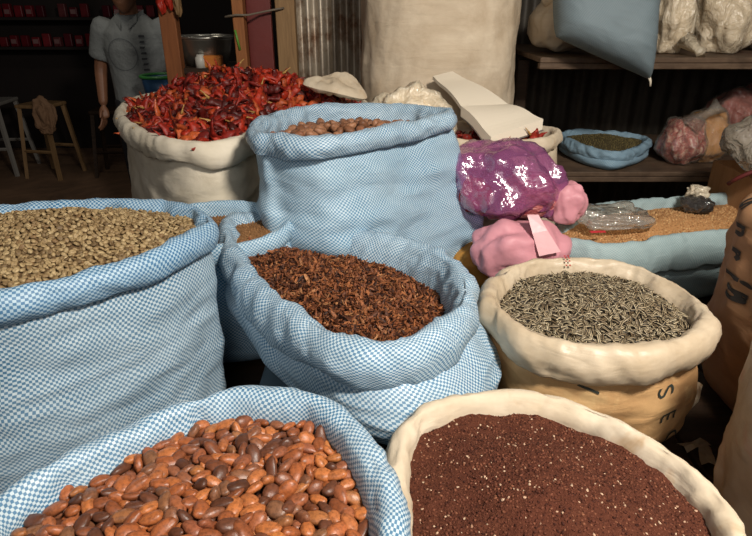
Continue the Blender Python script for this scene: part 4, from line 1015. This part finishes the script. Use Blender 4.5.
for s in (-1, 1):
    el, wr_ = map(Vector, ARM[s]); d = (wr_-el).normalized(); side = Vector((0, -1, 0)) if s < 0 else Vector((-.6, -.3, .7)); side = (side-d*side.dot(d)).normalized(); palmn = d.cross(side)
    hj = {'w': (wr_-d*.01, .026), 'p': (wr_+d*.045, (.04, .02)), 'p2': (wr_+d*.08, (.04, .017))}; parts.append(skin_mesh(hj, [('w', 'p'), ('p', 'p2')], 1))
    for k, L_ in enumerate((.072, .082, .077, .06)):
        b0 = wr_+d*.075+side*(.03-.02*k); c_ = palmn*(-s)
        fj = {'a': (b0-d*.02, .009), 'b': (b0+d*L_*.45+c_*.006, .0088), 'c': (b0+d*L_*.78+c_*.02, .008), 'd': (b0+d*L_*.95+c_*.034, .007)}; parts.append(skin_mesh(fj, [('a', 'b'), ('b', 'c'), ('c', 'd')], 1))
    b0 = wr_+d*.025+side*.028; fj = {'a': (b0, .011), 'b': (b0+d*.03+side*.022, .01), 'c': (b0+d*.06+side*.026, .008)}; parts.append(skin_mesh(fj, [('a', 'b'), ('b', 'c')], 1))
bm = bmesh.new(); bmesh.ops.create_icosphere(bm, subdivisions=4, radius=1)
hc_ = Vector((0, -.06, 1.545))
for v in bm.verts:
    x, y, z = v.co; w_ = .074*(1-.22*max(0, -z)); X, Yv, Z = x*w_, y*.094, z*.118
    if y < 0 and z < 0: Yv -= .012*(-z)                                       # jaw
    if y < -.3:
        Yv -= .024*math.exp(-(x/.16)**2-((z+.12)/.2)**2)                      # nose
        Yv += .012*(math.exp(-((abs(x)-.38)/.16)**2-((z-.1)/.11)**2))         # eye sockets
        Yv -= .006*math.exp(-(x/.3)**2-((z+.48)/.07)**2)-.004*math.exp(-(x/.3)**2-((z+.42)/.04)**2)
    v.co = hc_+Vector((X, Yv, Z))
parts.append(([v.co.copy() for v in bm.verts], [tuple(v.index for v in f.verts) for f in bm.faces])); bm.free()
for s in (-1, 1):
    bm = bmesh.new(); bmesh.ops.create_icosphere(bm, subdivisions=2, radius=1)
    parts.append(([hc_+Vector((s*.076+v.co.x*.01, .012+v.co.y*.018, v.co.z*.03-.005)) for v in bm.verts], [tuple(v.index for v in f.verts) for f in bm.faces])); bm.free()
V, F = join_parts(parts)
PX, PY = -1.50, 3.92
pr = Vector((PX, PY, 0))
m_skin = plain('skin', c8(134, 92, 68), .5, .1, 30, .1, .004)
person = mesh_obj('person', [v+pr for v in V], F, m_skin, origin=(PX, PY, 0)); tag(person, 'man in a grey short sleeved shirt standing in the dark aisle', 'person')
md = person.modifiers.new('fuse', 'REMESH'); md.mode = 'VOXEL'; md.voxel_size = .0065; md.use_smooth_shade = True
md = person.modifiers.new('soft', 'SMOOTH'); md.factor = .5; md.iterations = 2
def garment(name, J, E, mat, vox=.009, flat=1.0):
    V, F = skin_mesh(J, E, 1); o = mesh_obj(name, [Vector((v.x, v.y*flat, v.z))+pr for v in V], F, mat, person)
    md = o.modifiers.new('fuse', 'REMESH'); md.mode = 'VOXEL'; md.voxel_size = vox; md.use_smooth_shade = True
    md = o.modifiers.new('soft', 'SMOOTH'); md.factor = .5; md.iterations = 3; return o
def etube(pts, seg=24):
    bm = bmesh.new(); rings = []; pts = [(Vector(p), a, b) for p, a, b in pts]
    for k, (p, a, b) in enumerate(pts):
        t = (pts[min(k+1, len(pts)-1)][0]-pts[max(k-1, 0)][0]).normalized(); x = Vector((1, 0, 0)); x = (x-t*x.dot(t))
        if x.length < .3: x = Vector((0, 0, 1)); x = x-t*x.dot(t)
        x.normalize(); y = t.cross(x); rings.append([bm.verts.new(p+x*a*math.cos(q)+y*b*math.sin(q)) for q in (2*PI*j/seg for j in range(seg))])
    for r0, r1 in zip(rings, rings[1:]):
        for j in range(seg): bm.faces.new((r0[j], r0[(j+1) % seg], r1[(j+1) % seg], r1[j]))
    bm.faces.new(rings[0]); bm.faces.new(rings[-1]); bmesh.ops.recalc_face_normals(bm, faces=bm.faces)
    V = [v.co.copy() for v in bm.verts]; bm.verts.index_update(); F = [tuple(v.index for v in f.verts) for f in bm.faces]; bm.free(); return V, F
def garment2(name, tubes, mat, vox=.009):
    V, F = join_parts([etube(t) for t in tubes]); o = mesh_obj(name, [v+pr for v in V], F, mat, person)
    md = o.modifiers.new('fuse', 'REMESH'); md.mode = 'VOXEL'; md.voxel_size = vox; md.use_smooth_shade = True
    md = o.modifiers.new('soft', 'SMOOTH'); md.factor = .5; md.iterations = 5; return o
tubes = [[((.01, .02, .9), .19, .15), ((.005, .02, 1.0), .185, .148), ((0, .015, 1.12), .182, .145), ((0, .005, 1.24), .195, .15), ((0, 0, 1.33), .19, .135), ((0, -.005, 1.385), .13, .1), ((0, -.012, 1.43), .08, .078)]]
for s in (-1, 1):
    el = Vector(ARM[s][0]); sh_ = Vector((s*.172, .005, 1.35)); tubes.append([((s*.15, 0, 1.395), .045, .05), ((s*.158, 0, 1.378), .072, .075), ((s*.172, .003, 1.335), .083, .086), (tuple(sh_.lerp(el, .4)), .078, .078), (tuple(sh_.lerp(el, .75)), .074, .076)])
m_shirt = plain('grey_shirt_cloth', c8(120, 124, 124), .85, .08, 20, .5, .02)
shirt = garment2('shirt', tubes, m_shirt)
garment2('trousers', [[((0, .02, .98), .16, .135), ((0, .02, .86), .18, .14), ((0, .02, .8), .15, .12)]]+[[((s*.085, .02, .92), .1, .12), ((s*.095, .01, .7), .095, .1), ((s*.1, 0, .48), .08, .085), ((s*.1, .03, .08), .07, .085)] for s in (-1, 1)], plain('dark_trousers', c8(30, 30, 36), .85))
bm = bmesh.new(); bmesh.ops.create_icosphere(bm, subdivisions=4, radius=1)
bmesh.ops.delete(bm, geom=[v for v in bm.verts if v.co.z < -.25 or (v.co.y < -.35 and v.co.z < .45)], context='VERTS')
for v in bm.verts: k = 1+.05*noise.noise(v.co*9); v.co = hc_+Vector((v.co.x*.082*k, v.co.y*.102*k+.004, v.co.z*.127*k))
bm_obj('hair', bm, plain('dark_hair', c8(26, 20, 18), .6, .3, 60), person, True)
# collar, chest ring and placket print (wrapped on the shirt)
def wrapped(name, V, F, mat, off=.004):
    o = mesh_obj(name, [Vector(v)+pr for v in V], F, mat, person); md = o.modifiers.new('wrap', 'SHRINKWRAP'); md.target = shirt; md.wrap_method = 'PROJECT'; md.use_project_y = True; md.use_positive_direction = True; md.use_negative_direction = True; md.offset = off; md.wrap_mode = 'ABOVE_SURFACE'; return o
Vr = []; Fr = []
for k in range(40):
    a = 2*PI*k/40
    for r in (.088, .094): Vr.append((-.035+r*math.cos(a), -.22, 1.2+r*math.sin(a)))
for k in range(40): n_ = (k+1) % 40; Fr.append((2*k, 2*k+1, 2*n_+1, 2*n_))
m_print = plain('dark_shirt_print', c8(92, 96, 98), .85)
wrapped('chest_ring_print', Vr, Fr, m_print)
Vr = []; Fr = []
for k in range(9):
    for x0, x1, z0 in ((.075, .105, 1.31-.032*k),): n_ = len(Vr); Vr += [(x0+.006*(k % 2), -.22, z0), (x1, -.22, z0), (x1-.004*(k % 3), -.22, z0-.012), (x0, -.22, z0-.012)]; Fr.append((n_, n_+3, n_+2, n_+1))
wrapped('column_print', Vr, Fr, plain('darker_shirt_print', c8(60, 62, 66), .85))
bm = bmesh.new(); strip(bm, [(-.088, -.02, 1.43), (-.066, -.085, 1.405), (-.02, -.13, 1.36)], [(0, .006, .02)]*3, .006); strip(bm, [(.088, -.02, 1.43), (.066, -.085, 1.405), (.025, -.13, 1.36)], [(0, .006, .02)]*3, .006)
bm_obj('collar', bm, m_shirt, person)
# tub on a stand beside the man
tp = on_y(160, 75, 3.55)
tu = empty('plastic_tub', (tp.x, 3.55, tp.z-.06), label='blue plastic tub with a bright green rim in front of the man', cat='tub')
bm = bmesh.new(); add_lathe(bm, [(0, -.08), (.09, -.08), (.105, .05), (.1, .05), (.085, -.07), (0, -.07)], seg=40); bm_obj('tub_body', bm, plain('blue_plastic', c8(50, 84, 120), .4), tu, True)
bm = bmesh.new(); add_tube(bm, [(.108*math.cos(a), .108*math.sin(a), .055) for a in (2*PI*k/40 for k in range(41))], .009, 8, cap=False); bm_obj('rim', bm, plain('green_plastic', c8(58, 130, 62), .4), tu, True)
zt2 = tu.location.z-.08
ts = empty('work_table', (tp.x+.02, 3.5, 0), label='dark work table under the blue tub', cat='table')
bm = bmesh.new(); add_box(bm, (0, 0, zt2-.015), (.34, .26, .03), bev=.004); bm_obj('table_top', bm, m_dwood, ts)
for x in (-.14, .14):
    for y in (-.1, .1):
        bm = bmesh.new(); add_box(bm, (x, y, (zt2-.03)/2), (.04, .04, zt2-.03)); bm_obj('leg', bm, m_dwood, ts)
# stools in the aisle
m_wplast = plain('grey_white_plastic', c8(140, 136, 130), .4, .08); m_tplast = wood('stool_wood', c8(120, 92, 62), c8(150, 120, 84))
def stool(label, cx, cy, w, h, mat, splay=.06, rot=0.):
    r = empty('stool', (cx, cy, 0), label=label, cat='stool'); R_ = Matrix.Rotation(rot, 3, 'Z')
    bm = bmesh.new(); add_box(bm, (0, 0, h-.015), (w, w, .03), rot=(0, 0, rot), bev=.008); bm_obj('seat', bm, mat, r)
    for sx in (-1, 1):
        for sy in (-1, 1):
            bm = bmesh.new(); a = R_@Vector((sx*(w/2-.025), sy*(w/2-.025), h-.03)); b_ = R_@Vector((sx*(w/2-.025+splay), sy*(w/2-.025+splay), 0)); add_tube(bm, [a, a.lerp(b_, .5), b_], [.024, .022, .02], 4); bm_obj('leg', bm, mat, r)
    for sy in (-1, 1):
        bm = bmesh.new(); k = w/2-.025+splay*.6; add_tube(bm, [R_@Vector((-k, sy*k, h*.38)), R_@Vector((k, sy*k, h*.38))], .014, 4); bm_obj('crossbar', bm, mat, r)
    return r
stool('white plastic stool at the left edge of the dark aisle', -3.62, 5.6, .42, .66, m_wplast, .06, .1)
stool('tan wooden stool with a rag beside the white plastic stool', -3.02, 5.45, .3, .66, m_tplast, .05, -.2)
cl = blob('draped_cloth', plain('tan_rag', c8(136, 104, 78), .85, .15, 20, .5, .02), (-2.9, 5.24, .58), (.1, .05, .16), 61, .03); tag(cl, 'tan rag draped over the wooden stool', 'rag')
stool('dark wooden stool between the man and the tan stool', -2.45, 5.5, .26, .6, m_dwood, .05, .1)
# two rows of packets on the far stall shelf
fs = empty('stall_shelf', (-3.1, 6.35, 0), label='dark stall shelf with red packets at the far left', cat='shelf')
zs = (1.35, 1.08)
for z in zs: bm = bmesh.new(); add_box(bm, (0, 0, z-.012), (2.2, .3, .024)); bm_obj('shelf_board', bm, m_dark, fs)
for x in (-1.08, 1.08):
    bm = bmesh.new(); add_box(bm, (x, 0, .72), (.04, .3, 1.44)); bm_obj('upright', bm, m_dark, fs)
m_pk = grain('packet_print', [(0, c8(96, 20, 30)), (.5, c8(124, 28, 36)), (.8, c8(70, 16, 28)), (1, c8(110, 60, 60))], .4, False, 20)
pkm = []
for k in range(3):
    bm = bmesh.new(); add_box(bm, (0, 0, .045+.008*k), (.075, .05, .09+.016*k), bev=.008); me = bpy.data.meshes.new('packet'); bm.to_mesh(me); bm.free(); me.materials.append(m_pk); pkm.append(me)
bm = bmesh.new(); add_box(bm, (0, -.0265, .05), (.05, .002, .04)); me_l = bpy.data.meshes.new('label_patch'); bm.to_mesh(me_l); bm.free(); me_l.materials.append(plain('pale_label', c8(130, 96, 96), .5))
r_ = np.random.default_rng(3)
for z, nm in ((zs[0], 'upper'), (zs[1], 'lower')):
    for k in range(20):
        x = -1.02+k*.107
        if r_.random() < .12: continue
        o = bpy.data.objects.new('packet', pkm[r_.integers(3)]); o.location = (-3.1+x, 6.27, z); o.rotation_euler.z = r_.uniform(-.15, .15); link(o); tag(o, f'small red packet in the {nm} row of the dark far stall', 'packet', f'red packets in the {nm} row')
        if k % 2: s = bpy.data.objects.new('label_patch', me_l); s.parent = o; COL.objects.link(s)
# ================================================================ light
def area(name, loc, target, size, power, col):
    d = bpy.data.lights.new(name, 'AREA'); d.shape = 'DISK'; d.size = size; d.energy = power; d.color = col
    o = bpy.data.objects.new(name, d); o.location = loc; o.rotation_euler = (Vector(target)-Vector(loc)).to_track_quat('-Z', 'Y').to_euler(); link(o); return o
area('stall_lamp', (.75, -.1, 2.45), (.15, 1.2, .9), .3, 57, (1, .93, .83))
area('daylight_fill', (-.5, -1.8, 2.4), (0, 1.2, 1.0), 1.6, 21, (1, .97, .93))  # weak daylight-toned fill added behind the camera
area('aisle_lamp', (-1.6, 3.2, 2.9), (-1.5, 4.2, 1.0), .4, 5, (1, .9, .75))
w = bpy.data.worlds.new('world'); SC.world = w; w.use_nodes = True
w.node_tree.nodes['Background'].inputs[0].default_value = (1, .92, .84, 1); w.node_tree.nodes['Background'].inputs[1].default_value = .03
vs = SC.view_settings; vs.view_transform = 'Standard'; vs.look = 'None'; vs.gamma = 1; vs.use_curve_mapping = False; vs.exposure = 0
